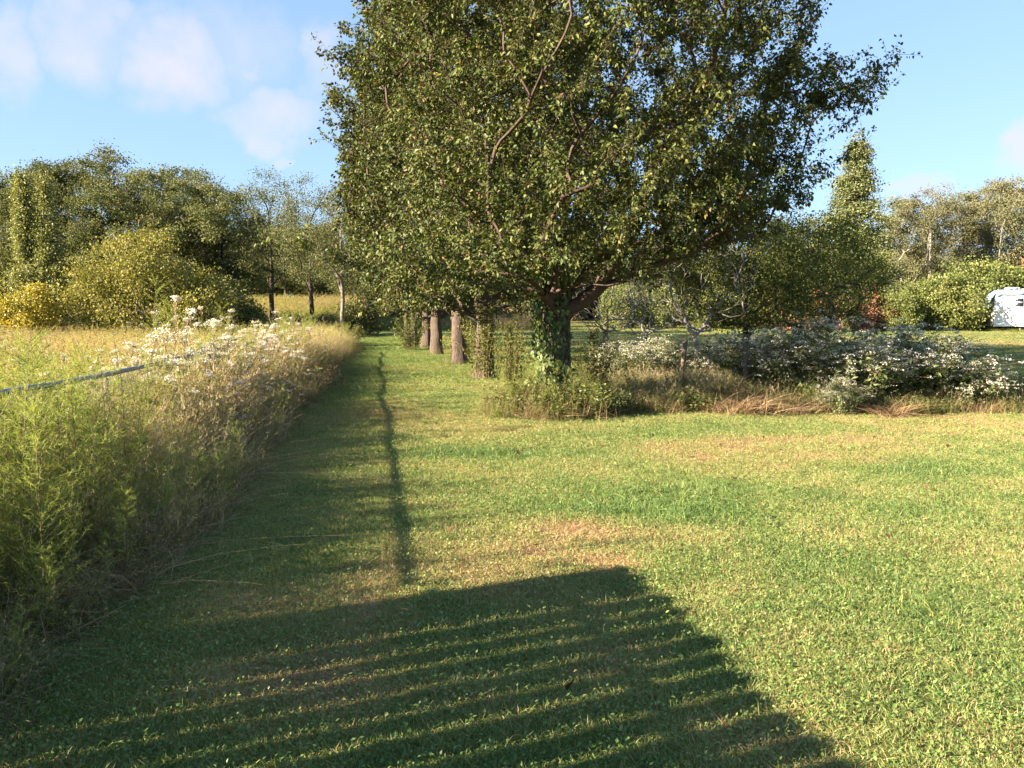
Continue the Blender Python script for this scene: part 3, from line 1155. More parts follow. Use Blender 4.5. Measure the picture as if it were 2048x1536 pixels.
def pear_meshes(seed):
    trunk = np.array([(0, 0, -.15), (0, 0, .05), (0.01, 0, .2), (.02, 0, .45), (.01, .03, .8), (.05, 0, 1.3), (.02, .03, 1.7), (0, .05, 2.2), (0, .05, 2.8), (0.02, 0, 3.4)])

    def keep(p):
        return p[2] > 1.62 + .06 * math.hypot(p[0], p[1]) + rng.uniform(-.15, .3)
    T = ellipsoid_targets(1150, (0, 0, 5.9), (3.9, 3.9, 4.9), .45, None, None, keep)
    limbs = [(math.cos(k * 2.4) * (.5 + .12 * k), math.sin(k * 2.4) * (.5 + .12 * k), rng.uniform(3.6, 4.8)) for k in range(13)]
    T = np.concatenate([np.array(limbs), sort_targets(T, (0, 0, 2))])
    pos, par, dr, chains = skeleton(trunk, T, .3, .25, .34, 1.0, .035, 3)
    r = radii(par, .2, .005, 1.75)
    r[:len(trunk)] = np.maximum(r[:len(trunk)], np.interp(trunk[:, 2], [-.15, .05, .35, 1.0, 2.0, 2.6, 6], [.36, .29, .24, .215, .2, .13, .03]))
    a = Acc()
    branch_mesh(a, pos, r, chains, None, 0, 0, 3, 14)
    ca, n = twiglets(pos, par, r, .025, 3.2, (.2, .5), 11, (.068, .105), False, (2, 2.2), .68)
    open('/tmp/log.txt','a').write('%d %d\n'%(len(pos),n))
    return a.mesh('trunk', M_bark, True), ca.mesh('crown', [M_pear, M_bark_red])


def build_row():
    va = [pear_meshes(0), pear_meshes(1)]
    labels = {19.4: 'second pear tree of the row, trunk half hidden by sprouts',
              24.6: 'pear tree with a bare brown trunk, third in the row from the front',
              30.6: 'pear tree with a pinkish bare trunk, fourth in the row',
              36.5: 'pear tree behind the round green sapling, fifth in the row',
              43: 'small looking pear tree sixth in the row, near the end of the path',
              50: 'last pear tree at the far end of the mown path'}
    for k, (y, lab) in enumerate(labels.items()):
        x = float(row_x(y)) + (.06 if k % 2 else -.05)
        s = [1, 1.0, .97, .95, .9, .85][k]
        t = thing('pear_tree', lab, 'tree', (x, y, g1(x, y)), 1.7 * k + .4, 'pear trees in a row', s)
        tm, cm = va[k % 2]
        put('trunk', tm, t)
        put('crown', cm, t, kind='stuff')


build_row()


# ---- other trees
def tree_meshes(trunk, T, seg, r_base, bark, leaf, per, sig, size, tint=(2, 2), first=2, up=.1, r_tip=.01, flat=.7, curve=.3, extra=None):
    pos, par, dr, chains = skeleton(np.asarray(trunk, float), T, seg, up, curve, .8, .12, first)
    r = radii(par, r_base, r_tip, 2.2)
    tz = np.asarray(trunk)[:, 2]
    r[:len(trunk)] = np.maximum(r[:len(trunk)], r_base * (1 - .8 * tz / tz.max()))
    a = Acc()
    branch_mesh(a, pos, r, chains, None, 0, 0, 3, 8)
    tips = np.array([pos[c[-1]] for c in chains[1:]])
    mids = np.array([pos[c[len(c) // 2]] for c in chains[1:]])
    if per:
        V, F, tint_ = clump_leaves(np.concatenate([tips, mids[::2]]), per, sig, size, tint, flat)
        return a.mesh('trunk', bark, True), mesh_np('crown', V, F, leaf, tint_)
    return a.mesh('trunk', bark, True), None


def place(name, label, cat, meshes, x, y, rz, s, group=None, bark=None, crown=None):
    t = thing(name, label, cat, (x, y, g1(x, y) - .05), rz, group, s)
    put('trunk', meshes[0], t)
    if meshes[1] is not None:
        put('crown', meshes[1], t, kind='stuff')
    return t


def oak(h, w, low, leaf, ntip=130, per=160, bark=None, size=(.11, .19), sig=.42, rb=.24):
    trunk = [(0, 0, -.2), (.05, 0, h * .12), (0, .1, h * .25), (.1, .1, h * .38), (.05, 0, h * .55), (0, 0, h * .72)]
    T = ellipsoid_targets(ntip, (0, 0, h * (.5 + low / 2)), (w, w, h * (.5 - low / 2)), .5)
    T = sort_targets(T, (0, 0, h * .3))
    return tree_meshes(trunk, T, .9, rb, bark or M_bark_dark, leaf, per, sig, size, (2, 2), 2, .0, .012)


def build_background():
    o1, o2, o3 = oak(15, 4.6, .12, M_oak, 165), oak(15, 4.0, .2, M_oak, 150), oak(15, 5.0, .08, M_oak, 180)
    b1, b2 = oak(15, 5.0, .10, M_oak_brown, 190, 130, M_bark_grey), oak(15, 4.3, .2, M_oak_brown, 170, 130, M_bark_grey)
    thin = oak(12, 2.6, .30, M_oak, 85, 100, M_bark_dark, (.08, .14), .42, .17)
    thin_pale = oak(12, 2.8, .30, M_oak, 100, 100, M_bark_pale, (.08, .14), .42, .15)
    G1 = 'woodland trees behind the left field'
    left = [  # column, depth, height, mesh, label
        (-70, 72, 15.4, o3, 'dark woodland tree cut by the left edge of the view, behind the twin spired tree'),
        (45, 76, 16.2, o1, 'dark green woodland tree rising behind the left spire of the twin spired tree'),
        (120, 70, 15.2, o2, 'woodland tree whose rounded top shows just right of the two pale spires'),
        (205, 74, 16.6, o3, 'tallest broad woodland tree, behind the left half of the olive yellow willow'),
        (270, 68, 13.8, o1, 'lower dark woodland tree between the broad tallest one and the greyer one over the willow'),
        (340, 72, 15.2, o2, 'greyish woodland tree standing behind the right half of the olive yellow willow'),
        (415, 68, 13.2, o3, 'woodland tree just right of the olive yellow willow top, sky gap on its right'),
        (452, 71, 13.0, o2, 'woodland tree left of the sky gap beside the slim dark trunk'),
        (-190, 76, 16, o2, 'woodland tree standing outside beyond the left edge of the view'),
    ]
    for k, (u, y, h, m, lab) in enumerate(left):
        y, h = y * .82, (h - 1.6) * .82 + 1.6
        place('woodland_tree', lab, 'tree', m, at(u, y), y, k * 1.3, (h / 15 * 1.2, h / 15 * 1.2, h / 15), G1)
    G2 = 'slim trees before the golden field'
    for k, (u, y, h, m, lab) in enumerate([(545, 55, 11.6, thin, 'slim tree with a dark bare trunk, left one of the two before the golden field'),
                                           (627, 50, 10.2, thin, 'slim tree with a slightly leaning dark trunk, right one before the golden field'),
                                           (686, 47, 9.4, thin_pale, 'slim tree with a pale grey trunk at the left edge of the pear crowns')]):
        place('slim_tree', lab, 'tree', m, at(u, y), y, k * 2.1, h / 12, G2)
    # dark far wood closing the view behind the golden field and behind the pears
    G3 = 'far wood behind the golden field'
    far = [(430, 112, 12.5), (505, 116, 12.0), (575, 110, 11.5), (640, 115, 12.0), (705, 108, 13.0), (775, 96, 11), (850, 92, 12)]
    names = ['leftmost dark tree of the far wood, behind the edge of the willow', 'dark far tree seen just left of the left slim trunk', 'dark far tree seen between the two slim dark trunks',
             'dark far tree seen right of the leaning slim trunk', 'dark far tree seen beside the pale grey slim trunk', 'dark tree closing the far end of the mown path', 'dark tree behind the far pear trees of the row']
    for k, ((u, y, h), lab) in enumerate(zip(far, names)):
        place('far_tree', lab, 'tree', (o1, o3, o2)[k % 3], at(u, y), y, k * .9, (h / 15 * 1.15, h / 15 * 1.15, h / 15), G3)
    G4 = 'woodland trees behind the trailer'
    right = [(1240, 84, 10.5, o1, 'low dark wood tree behind the leafless grey trees'), (1330, 88, 11, o3, 'wood tree behind the forked grey tree, low under the pear branch'),
             (1430, 86, 10.5, o2, 'wood tree behind the two small orchard trees, left of them'), (1540, 90, 12, b2, 'wood tree seen through the right side of the big pear crown'),
             (1630, 86, 12.5, o1, 'wood tree directly left of the tall pale pine'),
             (1795, 80, 13.0, b2, 'brownish wood tree right of the pine, with sky gaps in its crown'), (1850, 76, 13.9, b1, 'brownish tree left of centre over the green shrub bank'),
             (1915, 79, 14.6, b1, 'tall brownish tree behind the green bank left of the trailer'), (1985, 75, 14.0, b2, 'brownish tree directly behind the trailer roof box'),
             (2050, 72, 14.6, b1, 'brown tree at the right edge rising behind the trailer'), (2140, 76, 15, b2, 'brown tree beyond the right edge of the view'), (1740, 92, 10.5, o3, 'dark lower tree in shade just right of the pine')]
    for k, (u, y, h, m, lab) in enumerate(right):
        place('woodland_tree', lab, 'tree', m, at(u, y), y, k * 1.9 + .5, h / 15, G4)
    # tall pale pine
    trunk = [(0, 0, 0), (0, .05, 3), (.05, 0, 6), (0, 0, 9), (0, 0, 12), (0, 0, 15.4)]
    T = []
    for _ in range(440):
        z = 2.5 + 13.1 * rng.random() ** .9
        R = 3.5 * max(0, 1 - ((z - 2) / 13.7) ** 1.25) * rng.choice([.6, .85, 1.0, 1.25]) + .06
        th, q = rng.uniform(0, 2 * PI), R * math.sqrt(rng.uniform(.15, 1))
        T.append((math.cos(th) * q, math.sin(th) * q, z))
    T = np.array(T)
    T = np.concatenate([T, [(0, 0, 15.8), (.05, 0, 16.2), (0, .05, 16.6)]])
    T = T[np.argsort(np.hypot(T[:, 0], T[:, 1]))]
    pine = tree_meshes(trunk, T, .7, .22, M_bark_dark, M_pine, 55, .34, (.10, .2), (2, 2), 1, -.3, .012, .55)
    place('pine_tree', 'tall pale green pine with a pointed feathery top right of the big pear', 'tree', pine, at(1700, 66), 66, .4, (1.3, 1.3, .99))
    # twin spired light green tree
    T = []
    for sx, hh in ((-.62, 9.5), (.66, 9.3)):
        for _ in range(150):
            z = .6 + (hh - .6) * rng.random() ** 1.15
            R = .08 + .8 * max(0, 1 - z / hh) ** .8 + (1.2 * max(0, 1 - z / 5.5))
            th, q = rng.uniform(0, 2 * PI), R * math.sqrt(rng.random())
            T.append((sx * min(1, z / 3.2) + math.cos(th) * q, math.sin(th) * q, z))
    T = np.array(T)
    T = np.concatenate([[(-.62, 0, 5), (-.62, 0, 7.5), (-.62, 0, 9.5), (.66, 0, 5), (.66, 0, 7.5), (.66, 0, 9.3)], T[np.argsort(T[:, 2])]])
    m = tree_meshes([(0, 0, 0), (0, 0, .5), (0, 0, 1.0), (0, 0, 1.5)], T, .5, .14, M_bark_grey, M_poplar, 75, .22, (.09, .16), (2, 2), 1, .5, .008, 1.2)
    place('spired_tree', 'pale green tree rising in two narrow spires left of the olive yellow willow', 'tree', m, at(82, 46), 46, 0, 1)
    # olive yellow willow
    T = ellipsoid_targets(190, (0, 0, 2.6), (4.0, 3.4, 3.7), .55, .35)
    T = T[~((T[:, 0] > 2.2) & (T[:, 2] > 4.2))]
    m = tree_meshes([(0, 0, 0), (.02, 0, .3), (.05, 0, .7), (.05, 0, 1.2)], sort_targets(T, (0, 0, .5)), .5, .22, M_bark_pale, M_olive, 110, .36, (.09, .18), (2, 2), 0, .1, .01, .9)
    place('willow_tree', 'broad rounded olive yellow willow standing at the back of the field', 'tree', m, at(280, 45), 45, 0, 1)
    T2 = ellipsoid_targets(60, (0, 0, 1.6), (1.7, 1.5, 2.0), .5, .2)
    m2 = tree_meshes([(0, 0, 0), (0, 0, .3), (0, 0, .6)], sort_targets(T2, (0, 0, .3)), .5, .08, M_bark_pale, M_olive, 110, .3, (.08, .17), (3, 2), 0, .1, .01, .9)
    place('willow_shrub', 'smaller olive shrub leaning on the right side of the big willow', 'shrub', m2, at(400, 44), 44, 1, 1.1)
    m3 = tree_meshes([(0, 0, 0), (0, 0, .3), (0, 0, .6)], sort_targets(ellipsoid_targets(60, (0, 0, 1.5), (1.7, 1.5, 1.9), .5, .2), (0, 0, .3)), .5, .08, M_bark_pale, M_yellow, 75, .3, (.09, .18), (2, 2), 0, .1, .01, .8)
    place('yellow_shrub', 'small bright yellow shrub in front of the twin spired tree', 'shrub', m3, at(62, 42), 42, 0, (1.0, 1, .95))
    place('yellow_shrub', 'lower dull olive shrub left of the yellow shrub at the left edge', 'shrub', m2, at(-15, 43), 43, 2.2, (1.1, 1, .9))
    # brush under the slim trees and along the back of the field
    GB = 'low brush along the field edge'
    mb = tree_meshes([(0, 0, 0), (0, 0, .3), (0, 0, .6)], sort_targets(ellipsoid_targets(60, (0, 0, 1.3), (1.7, 1.5, 1.5), .5, .1), (0, 0, .3)), .5, .06, M_bark_dark, M_oak, 70, .3, (.09, .18), (2, 2), 0, .1, .01, .8)
    for k, (u, y, s, lab) in enumerate([(445, 52, 1.3, 'dark brush at the foot of the wood beside the willow shrub'), (488, 54, .9, 'dark brush filling the gap left of the left slim trunk'),
                                        (520, 50, .45, 'low brush beside the foot of the left slim trunk'), (575, 52, .55, 'small dark brush right of the left slim trunk'), (655, 60, .5, 'small brush between leaning trunk and pale trunk'),
                                        (720, 52, .9, 'brown green bush at the far left end of the mown path'), (775, 70, 1.6, 'dark brush across the far end of the mown path'), (830, 72, 1.8, 'dark brush behind the last pear trees'),
                                        (900, 70, 1.6, 'shaded brush glimpsed between the pear trunks'), (1010, 72, 1.6, 'shaded brush behind the big pear trunk, left side')]):
        place('brush', lab, 'bush', mb, at(u, y), y, k * 1.1, s, GB)
    # shrub bank at the right, reddish shrubs
    ms = [tree_meshes([(0, 0, 0), (0, 0, .3), (0, 0, .6)], sort_targets(ellipsoid_targets(90, (0, 0, 1.5), (2.1, 1.7, 1.8), .5, .1), (0, 0, .3)), .5, .07, M_bark_dark, M_shrub, 130, .26, (.08, .15), (2, 2), 0, .1, .01, .8) for _ in range(2)]
    GS = 'shrub bank by the far lawn'
    for k, (u, y, s, lab) in enumerate([(1725, 61, .75, 'low bright green shrub at the left end of the bank, below the reddish shrub'), (1785, 60, .95, 'bright green shrub of the bank right of the reddish shrub'), (1835, 62, 1.15, 'rounded bright green shrub, middle of the bank'),
                                        (1885, 61, 1.35, 'tall bright green shrub of the bank, left of the trailer'), (1935, 64, 1.65, 'tallest shrub of the bank beside the blue tarp'), (1985, 68, 1.7, 'green shrub rising behind the trailer roof'),
                                        (2050, 69, 1.6, 'green shrub behind the trailer at the right edge'), (1650, 64, .9, 'green shrub under the orchard trees before the far wood'), (1590, 66, 1.1, 'green shrub seen below the right orchard tree crown'),
                                        (1500, 67, 1.1, 'green shrub seen between the two orchard trunks'), (1420, 66, 1.0, 'green shrub behind the forked grey tree'), (1330, 68, 1.1, 'shaded shrub behind the leafless trees, right part'),
                                        (1240, 68, 1.1, 'shaded shrub behind the leafless trees, left part')]):
        place('shrub', lab, 'shrub', ms[k % 2], at(u, y), y, k * 1.7, s, GS)
    mr = tree_meshes([(0, 0, 0), (0, 0, .3), (0, 0, .6)], sort_targets(ellipsoid_targets(60, (0, 0, 1.4), (1.2, 1.2, 1.7), .5, .1), (0, 0, .3)), .5, .07, M_bark_grey, M_sumac, 75, .28, (.09, .18), (2, 2), 0, .1, .01, .8)
    GR = 'reddish shrubs by the far lawn'
    for k, (u, y, s, lab) in enumerate([(1755, 60, .95, 'reddish pink shrub at the left end of the green bank'), (1722, 59, .7, 'small reddish shrub left of the taller reddish one'), (1735, 64, 1.2, 'reddish shrub behind, under the pine'),
                                        (2035, 71, 2.0, 'reddish shrub showing above the trailer roof at the right'), (1985, 72, 1.9, 'reddish shrub above the left end of the trailer roof'),
                                        (1640, 58, 1.1, 'reddish shrub seen through the orchard tree branches'), (1560, 60, 1.0, 'reddish shrub seen left of the right orchard trunk')]):
        place('reddish_shrub', lab, 'shrub', mr, at(u, y), y, k * 1.3, s, GR)


build_background()


def build_far_woods():
    """the wood that closes the view everywhere behind: one mass"""
    protos = []
    for k in range(4):
        a = Acc()
        T = ellipsoid_targets(110, (0, 0, 5.6), (4.2, 4.2, 5.6), .5, .3)
        V, F, tint = clump_leaves(T, 60, .75, (.3, .55))
        a.add(V, F, tint, 0)
        V, F = tube(np.array([(0, 0, -.5), (.1, 0, 3), (0, 0, 8)]), np.array([.25, .18, .05]), 5)
        a.add(V, F, .5, 1)
        protos.append(a.mesh('far_wood_tree', [M_oak, M_bark_dark]))
    ng = proto_set('far_wood_tree', protos)
    n = 150
    x = np.linspace(-150, 160, n) + rng.normal(0, 1, n)
    y = rng.uniform(122, 150, n)
    s = rng.uniform(.85, 1.2, n)
    scatter('far_woods', 'dark continuous far wood closing the horizon behind the fields', ng, with_z(x, y), rots(n, .03), np.stack([s, s, s], 1), rng.integers(0, 4, n))


build_far_woods()


def build_orchard():
    """small grey leafless trees and small leafy trees beyond the overgrown bed"""
    def bare(h, w, fork):
        T = ellipsoid_targets(380, (0, 0, h * .68), (w, w, h * .42), .4, .7)
        if fork:
            T = np.concatenate([[(-.35, 0, 1.5), (.4, .1, 1.6), (-.7, .2, 2.3), (.8, -.1, 2.3)], sort_targets(T, (0, 0, 1))])
        else:
            T = sort_targets(T, (0, 0, .8))
        return tree_meshes([(0, 0, -.1), (0, 0, .25), (.02, 0, .5), (.0, 0, .8)], T, .35, .075, M_bark_grey, None, 0, 0, 0, (2, 2), 1, .2, .004, curve=.4)
    G = 'leafless grey trees beyond the bed'
    place('bare_tree', 'leafless pale grey tree just right of the vine covered trunk', 'tree', bare(3.4, 1.7, False), at(1213, 27), 27, .3, 1, G)
    place('bare_tree', 'leafless grey tree with a short dark trunk, middle one of three', 'tree', bare(2.9, 1.6, False), at(1290, 29), 29, 1.3, 1, G)
    ft = place('bare_tree', 'grey tree forking low into a V, behind the leaning brown post', 'tree', bare(4.0, 1.9, True), at(1393, 21.5), 21.5, 0, 1, G)

    def apple(h, w, zc):
        T = ellipsoid_targets(260, (0, 0, zc), (w, w, h - zc), .45, 1.0)
        return tree_meshes([(0, 0, -.1), (0, .02, .4), (.03, 0, .9), (.0, .0, 1.4), (0, 0, 2.2)], sort_targets(T, (0, 0, 1.2)), .35, .09, M_bark_dark, M_apple, 46, .22, (.05, .09), (2, 2), 2, .1, .006, .8)
    a1, a2 = apple(4.4, 2.3, 2.7), apple(4.9, 2.4, 3.0)
    GA = 'small leafy orchard trees'
    place('orchard_tree', 'small leafy tree with a dark trunk behind the second post', 'tree', a1, at(1490, 23), 23, .5, 1, GA)
    place('orchard_tree', 'small leafy tree right of the first, under the right side of the pear crown', 'tree', a2, at(1600, 25), 25, 2.0, 1, GA)
    place('orchard_tree', 'small leafy tree farthest right, before the pine', 'tree', a1, at(1655, 33), 33, 2.6, 1.15, GA)


build_orchard()


# ------------------------------------------------------------------ plants at the trunks and in the old bed
def leafy_bush(w, h, n, size, mat, wl=.55, flowers=0, stalks=30, twigs=True, tint=(2, 2)):
    """a bush of stalks fanning from the ground with leaves along them, and flat white flower heads on top"""
    a = Acc()
    al = Acc()
    af = Acc()
    th = rng.uniform(0, 2 * PI, stalks)
    q = np.sqrt(rng.random(stalks))
    B = np.stack([np.cos(th) * q * w * .35, np.sin(th) * q * w * .35, np.zeros(stalks)], 1)
    E = np.stack([np.cos(th) * q * w, np.sin(th) * q * w, h * (1.0 - .45 * q ** 2) * rng.uniform(.8, 1.05, stalks)], 1)
    for b, e in zip(B, E):
        t = np.linspace(0, 1, 6)[:, None]
        c = b * .3 + e * .7
        c[2] = e[2] * .45
        C = b * (1 - t) ** 2 + (b + [0, 0, e[2] * .7]) * 2 * t * (1 - t) + e * t ** 2
        V, F = tube(C, .007 * (1 - .6 * t[:, 0]), 3)
        a.add(V, F, rng.random())
        m = n // stalks
        s = rng.uniform(.12, 1, m)
        P = np.stack([np.interp(s, t[:, 0], C[:, i]) for i in range(3)], 1) + rng.normal(0, .05, (m, 3))
        A = rng.normal(0, 1, (m, 3)) * [1, 1, .4] + [0, 0, -.3]
        Nn = rng.normal(0, .5, (m, 3)) + [0, 0, 1]
        L = rng.uniform(*size, m)
        V, F = leaf_quads(P, A, Nn, L, L * wl)
        al.add(V, F, rep(rng.beta(*tint, m), 2))
        for _ in range(flowers):
            o = C[-1] + np.append(rng.normal(0, .13, 2), rng.normal(-.04, .07))
            if rng.random() < .2:
                o = C[4] + rng.normal(0, .12, 3)
            V, F = tube(np.array([C[4], o]), .002, 3)
            a.add(V, F, .5)
            m = 15
            Q = o + np.stack([rng.normal(0, .032, m), rng.normal(0, .032, m), rng.normal(0, .011, m)], 1)
            V, F = leaf_quads(Q, rng.normal(0, 1, (m, 3)) * [1, 1, .3], np.array([0, 0, 1.]) + rng.normal(0, .4, (m, 3)), .026, .020)
            af.add(V, F, rep(rng.random(m), 2))
    return a.mesh('stems', M_stalk), al.mesh('foliage', mat), (af.mesh('flower_heads', M_flower) if flowers else None)


def put_bush(name, label, cat, ms, x, y, rz, s, group=None):
    t = thing(name, label, cat, (x, y, g1(x, y) - .02), rz, group, s)
    put('stems', ms[0], t, kind='stuff')
    put('foliage', ms[1], t, kind='stuff')
    if ms[2] is not None:
        put('flower_heads', ms[2], t, kind='stuff')
    return t


def dry_clump(n, h, lean=.6, w=.008):
    a = Acc()
    P = np.stack([rng.normal(0, .24, n), rng.normal(0, .15, n), np.zeros(n)], 1)
    D = np.stack([rng.normal(0, lean, n), rng.normal(0, lean, n), np.ones(n)], 1)
    B = np.stack([D[:, 0] * .5 + rng.normal(0, .3, n), D[:, 1] * .7 + rng.normal(0, .3, n), rng.uniform(-.75, -.15, n)], 1)
    V, F, k, _ = blades(P, D, h * rng.uniform(.5, 1.1, n), w, B, 5, 2)
    V[:, 2] = np.maximum(V[:, 2], .005 + rng.random(len(V)) * .03)
    a.add(V, F, rep(rng.beta(2, 2, n), k))
    return a.mesh('dry_grass_clump', M_dry)


def build_bed():
    M_bone = leaf_mat('grey green bush leaf', [(0, (.08, .11, .045)), (.5, (.18, .22, .10)), (1, (.30, .32, .19))], .35, .3, .55)
    ms = [leafy_bush(.95, 1.42, 4200, (.06, .11), M_bone, .4, 6, 46, tint=(2, 3)) for _ in range(3)]
    G = 'white flowering bushes in the overgrown bed'
    for k, (u, y, s, lab) in enumerate([
            (1262, 15.5, .85, 'small white flowering bush nearest the vine covered trunk'),
            (1330, 16.2, .9, 'sunlit white flowering bush left of the leaning brown post'),
            (1425, 16.0, .8, 'sparse white flowering bush between the two posts'),
            (1520, 14.6, 1.05, 'white flowering bush just behind the second dark post'),
            (1590, 13.6, 1.08, 'shaded white flowering bush right of the second post'),
            (1665, 13.2, 1.14, 'tallest white flowering bush in the middle of the bed'),
            (1722, 12.7, .95, 'white flowering bush spilling to the lawn left of the dry clump'),
            (1760, 15.8, .98, 'low white flowering bush behind the dark green feathery gap'),
            (1835, 13.2, 1.06, 'white flowering bush behind the right dry clump'),
            (1895, 12.9, .98, 'white flowering bush near the right end of the bed'),
            (1955, 12.8, .68, 'last low white flowering bush at the right end of the bed'),
            (1690, 12.2, .45, 'low white flowering sprig sprawling on the lawn edge')]):
        put_bush('flowering_bush', lab, 'bush', ms[k % 3], at(u, y), y, k * 1.9, s, G)
    mg = leafy_bush(.8, 1.15, 2600, (.05, .09), M_weed, .14, 0, 40, tint=(2, 4))
    put_bush('feathery_bush', 'dark green feathery bush between the white flowering bushes', 'bush', mg, at(1775, 13.4), 13.4, 0, 1)
    md = leafy_bush(.5, .32, 1100, (.05, .09), M_weed, .5, 0, 26, tint=(2, 4))
    put_bush('low_bush', 'low dark leafy mound on the lawn edge in front of the brown post', 'bush', md, at(1378, 12.6), 12.6, 0, 1.05)
    mdk = leafy_bush(.42, .62, 420, (.06, .10), M_vine, .6, 0, 10, tint=(2, 5))
    put_bush('dark_sprout', 'dark leaved sprout leaning out right of the vine covered trunk', 'plant', mdk, at(1232, 12.0), 12.0, 0, .8)
    GD = 'dry grass clumps on the lawn edge'
    for k, (u, y, s, n, h, lab) in enumerate([(1500, 12.2, .9, 420, .75, 'wide reddish tan dry grass clump spreading before the second post'),
                                              (1790, 12.1, .75, 260, .7, 'upright tan dry grass clump under the flowering bushes'),
                                              (1585, 12.3, .65, 200, .75, 'small dry grass tuft right of the wide reddish clump'),
                                              (1480, 13.2, 1.1, 160, .8, 'tall reddish dry tuft at the foot of the second post'),
                                              (1095, 11.8, .7, 200, .7, 'dry tan grass tuft at the front foot of the vine covered tree'),
                                              (1175, 11.9, .65, 180, .7, 'dark dry grass tuft right of the tan tuft at the big tree')]):
        x = at(u, y)
        o = put('dry_grass_clump', dry_clump(int(n * 1.5), h, .5 if k != 3 else .22), None, (x, y, g1(x, y)), (0, 0, k), s)
        tag(o, lab, 'grass clump', GD)
    # stray bent stalks reaching out on the lawn at the right clump
    # undergrowth filling the bed
    M = [w_grass(.75, 50, M_weed, .12, .3, False, .006) for _ in range(2)] + [w_grass(.8, 50, M_tan, .12, .3, True, .005) for _ in range(2)] + \
        [w_stem(.55, 6, (.05, .08), .4, M_weed, False, .15) for _ in range(2)] + [w_grass(.6, 50, M_dry, .12, .5, False, .005)]
    ng = proto_set('bed_plant', M)
    x, y = region(5200, 1.4, 10, 11.6, 20, lambda x, y: (y > 12.2 + .25 * vnoise(x, y, .8, 4)) & (x < .66 * y + .6) & ((y < 17.5) | (rng.random(len(x)) < .25)) & (x > 1.5 + .1 * (y - 12)))
    n = len(x)
    lit = sstep(5, 2, x)
    idx = np.where(rng.random(n) < .10 + .25 * lit, rng.integers(2, 4, n), rng.integers(0, 2, n))
    idx = np.where(rng.random(n) < .25, rng.integers(4, 6, n), idx)
    idx = np.where((y < 12.8) & (rng.random(n) < .35), 6, idx)
    s = rng.uniform(.55, 1.05, n) * (.65 + .35 * sstep(12, 13.2, y))
    scatter('bed_undergrowth', 'tan and green undergrowth filling the overgrown bed behind the lawn', ng, with_z(x, y), rots(n, .14), np.stack([s] * 3, 1), idx)
    # weeds round the foot of the big pear
    th, q = rng.uniform(0, 2 * PI, 420), np.sqrt(rng.random(420))
    x, y = TREE_X - .05 + np.cos(th) * q * 1.15, TREE_Y - .1 + np.sin(th) * q * 1.0
    idx = rng.choice([8, 9, 10, 11, 5, 18, 19, 18, 19, 20, 21, 0, 1, 2, 15], 420)
    s = rng.uniform(.5, .95, 420) * (1.1 - .5 * q) * np.where(idx > 17, 1.5, 1)
    scatter('trunk_weeds', 'green and straw coloured weeds round the foot of the vine covered tree', NG_WEED, with_z(x, y), rots(420, .2), np.stack([s] * 3, 1), idx)
    yy = np.repeat(np.array([19.4, 24.6, 30.6, 36.5, 43.]), 26)
    th, q = rng.uniform(0, 2 * PI, len(yy)), rng.uniform(.3, .75, len(yy))
    x, y = row_x(yy) + np.cos(th) * q, yy + np.sin(th) * q
    s = rng.uniform(.2, .5, len(yy))
    scatter('row_weeds', 'low weeds round the feet of the pear trunks in the row', NG_WEED, with_z(x, y), rots(len(yy), .15), np.stack([s] * 3, 1), rng.choice([8, 9, 18, 19, 20, 21, 22, 5], len(yy)))
    # sprouts and saplings under the row
    mv = leafy_bush(1.0, 2.0, 3000, (.06, .10), M_apple, .5, 0, 40)
    mv2 = leafy_bush(1.0, 1.7, 3000, (.06, .10), M_shrub, .5, 0, 40, tint=(2, 3))
    GP = 'sprout bushes between the pear trunks'
    put_bush('sprout_bush', 'leafy sprouts round the second pear trunk', 'bush', mv, at(968, 19), 19, 0, (.85, .85, 1), GP)
    put_bush('sprout_bush', 'round green sapling bush left of the pinkish pear trunk', 'bush', mv2, at(822, 34), 34, 1, (1.0, 1, 1.1), GP)
    put_bush('sprout_bush', 'green sprouts seen between the bare trunk and the second pear', 'bush', mv2, at(925, 27), 27, 2, .8, GP)
    put_bush('sprout_bush', 'pale green bush at the far left edge of the mown path', 'bush', mv2, at(700, 37), 37, 3, (1, 1, .75), GP)
    put_bush('sprout_bush', 'leafy sprouts in the gap left of the vine covered trunk', 'bush', mv, at(1020, 14.2), 14.2, 4, (.6, .5, .8), GP)
    mb = leafy_bush(.75, .72, 1700, (.05, .09), M_shrub, .5, 0, 34, tint=(2, 3))
    GT = 'leafy weeds at the foot of the near pear'
    for k, (u, y, sc_, lab) in enumerate([(1035, 12.2, .85, 'leafy weed mound on the left side of the vine covered trunk foot'), (1110, 11.9, .8, 'leafy weed mound in front of the vine covered trunk foot'),
                                         (1185, 12.1, .85, 'leafy weed mound on the right side of the vine covered trunk foot')]):
        put_bush('weed_mound', lab, 'weed', mb, at(u, y), y, k * 2.0, sc_, GT)
    put_bush('sprout_bush', 'leafy sprouts hanging right of the vine covered trunk', 'bush', mv, at(1190, 13.3), 13.3, 5, (.55, .5, .72), GP)


build_bed()


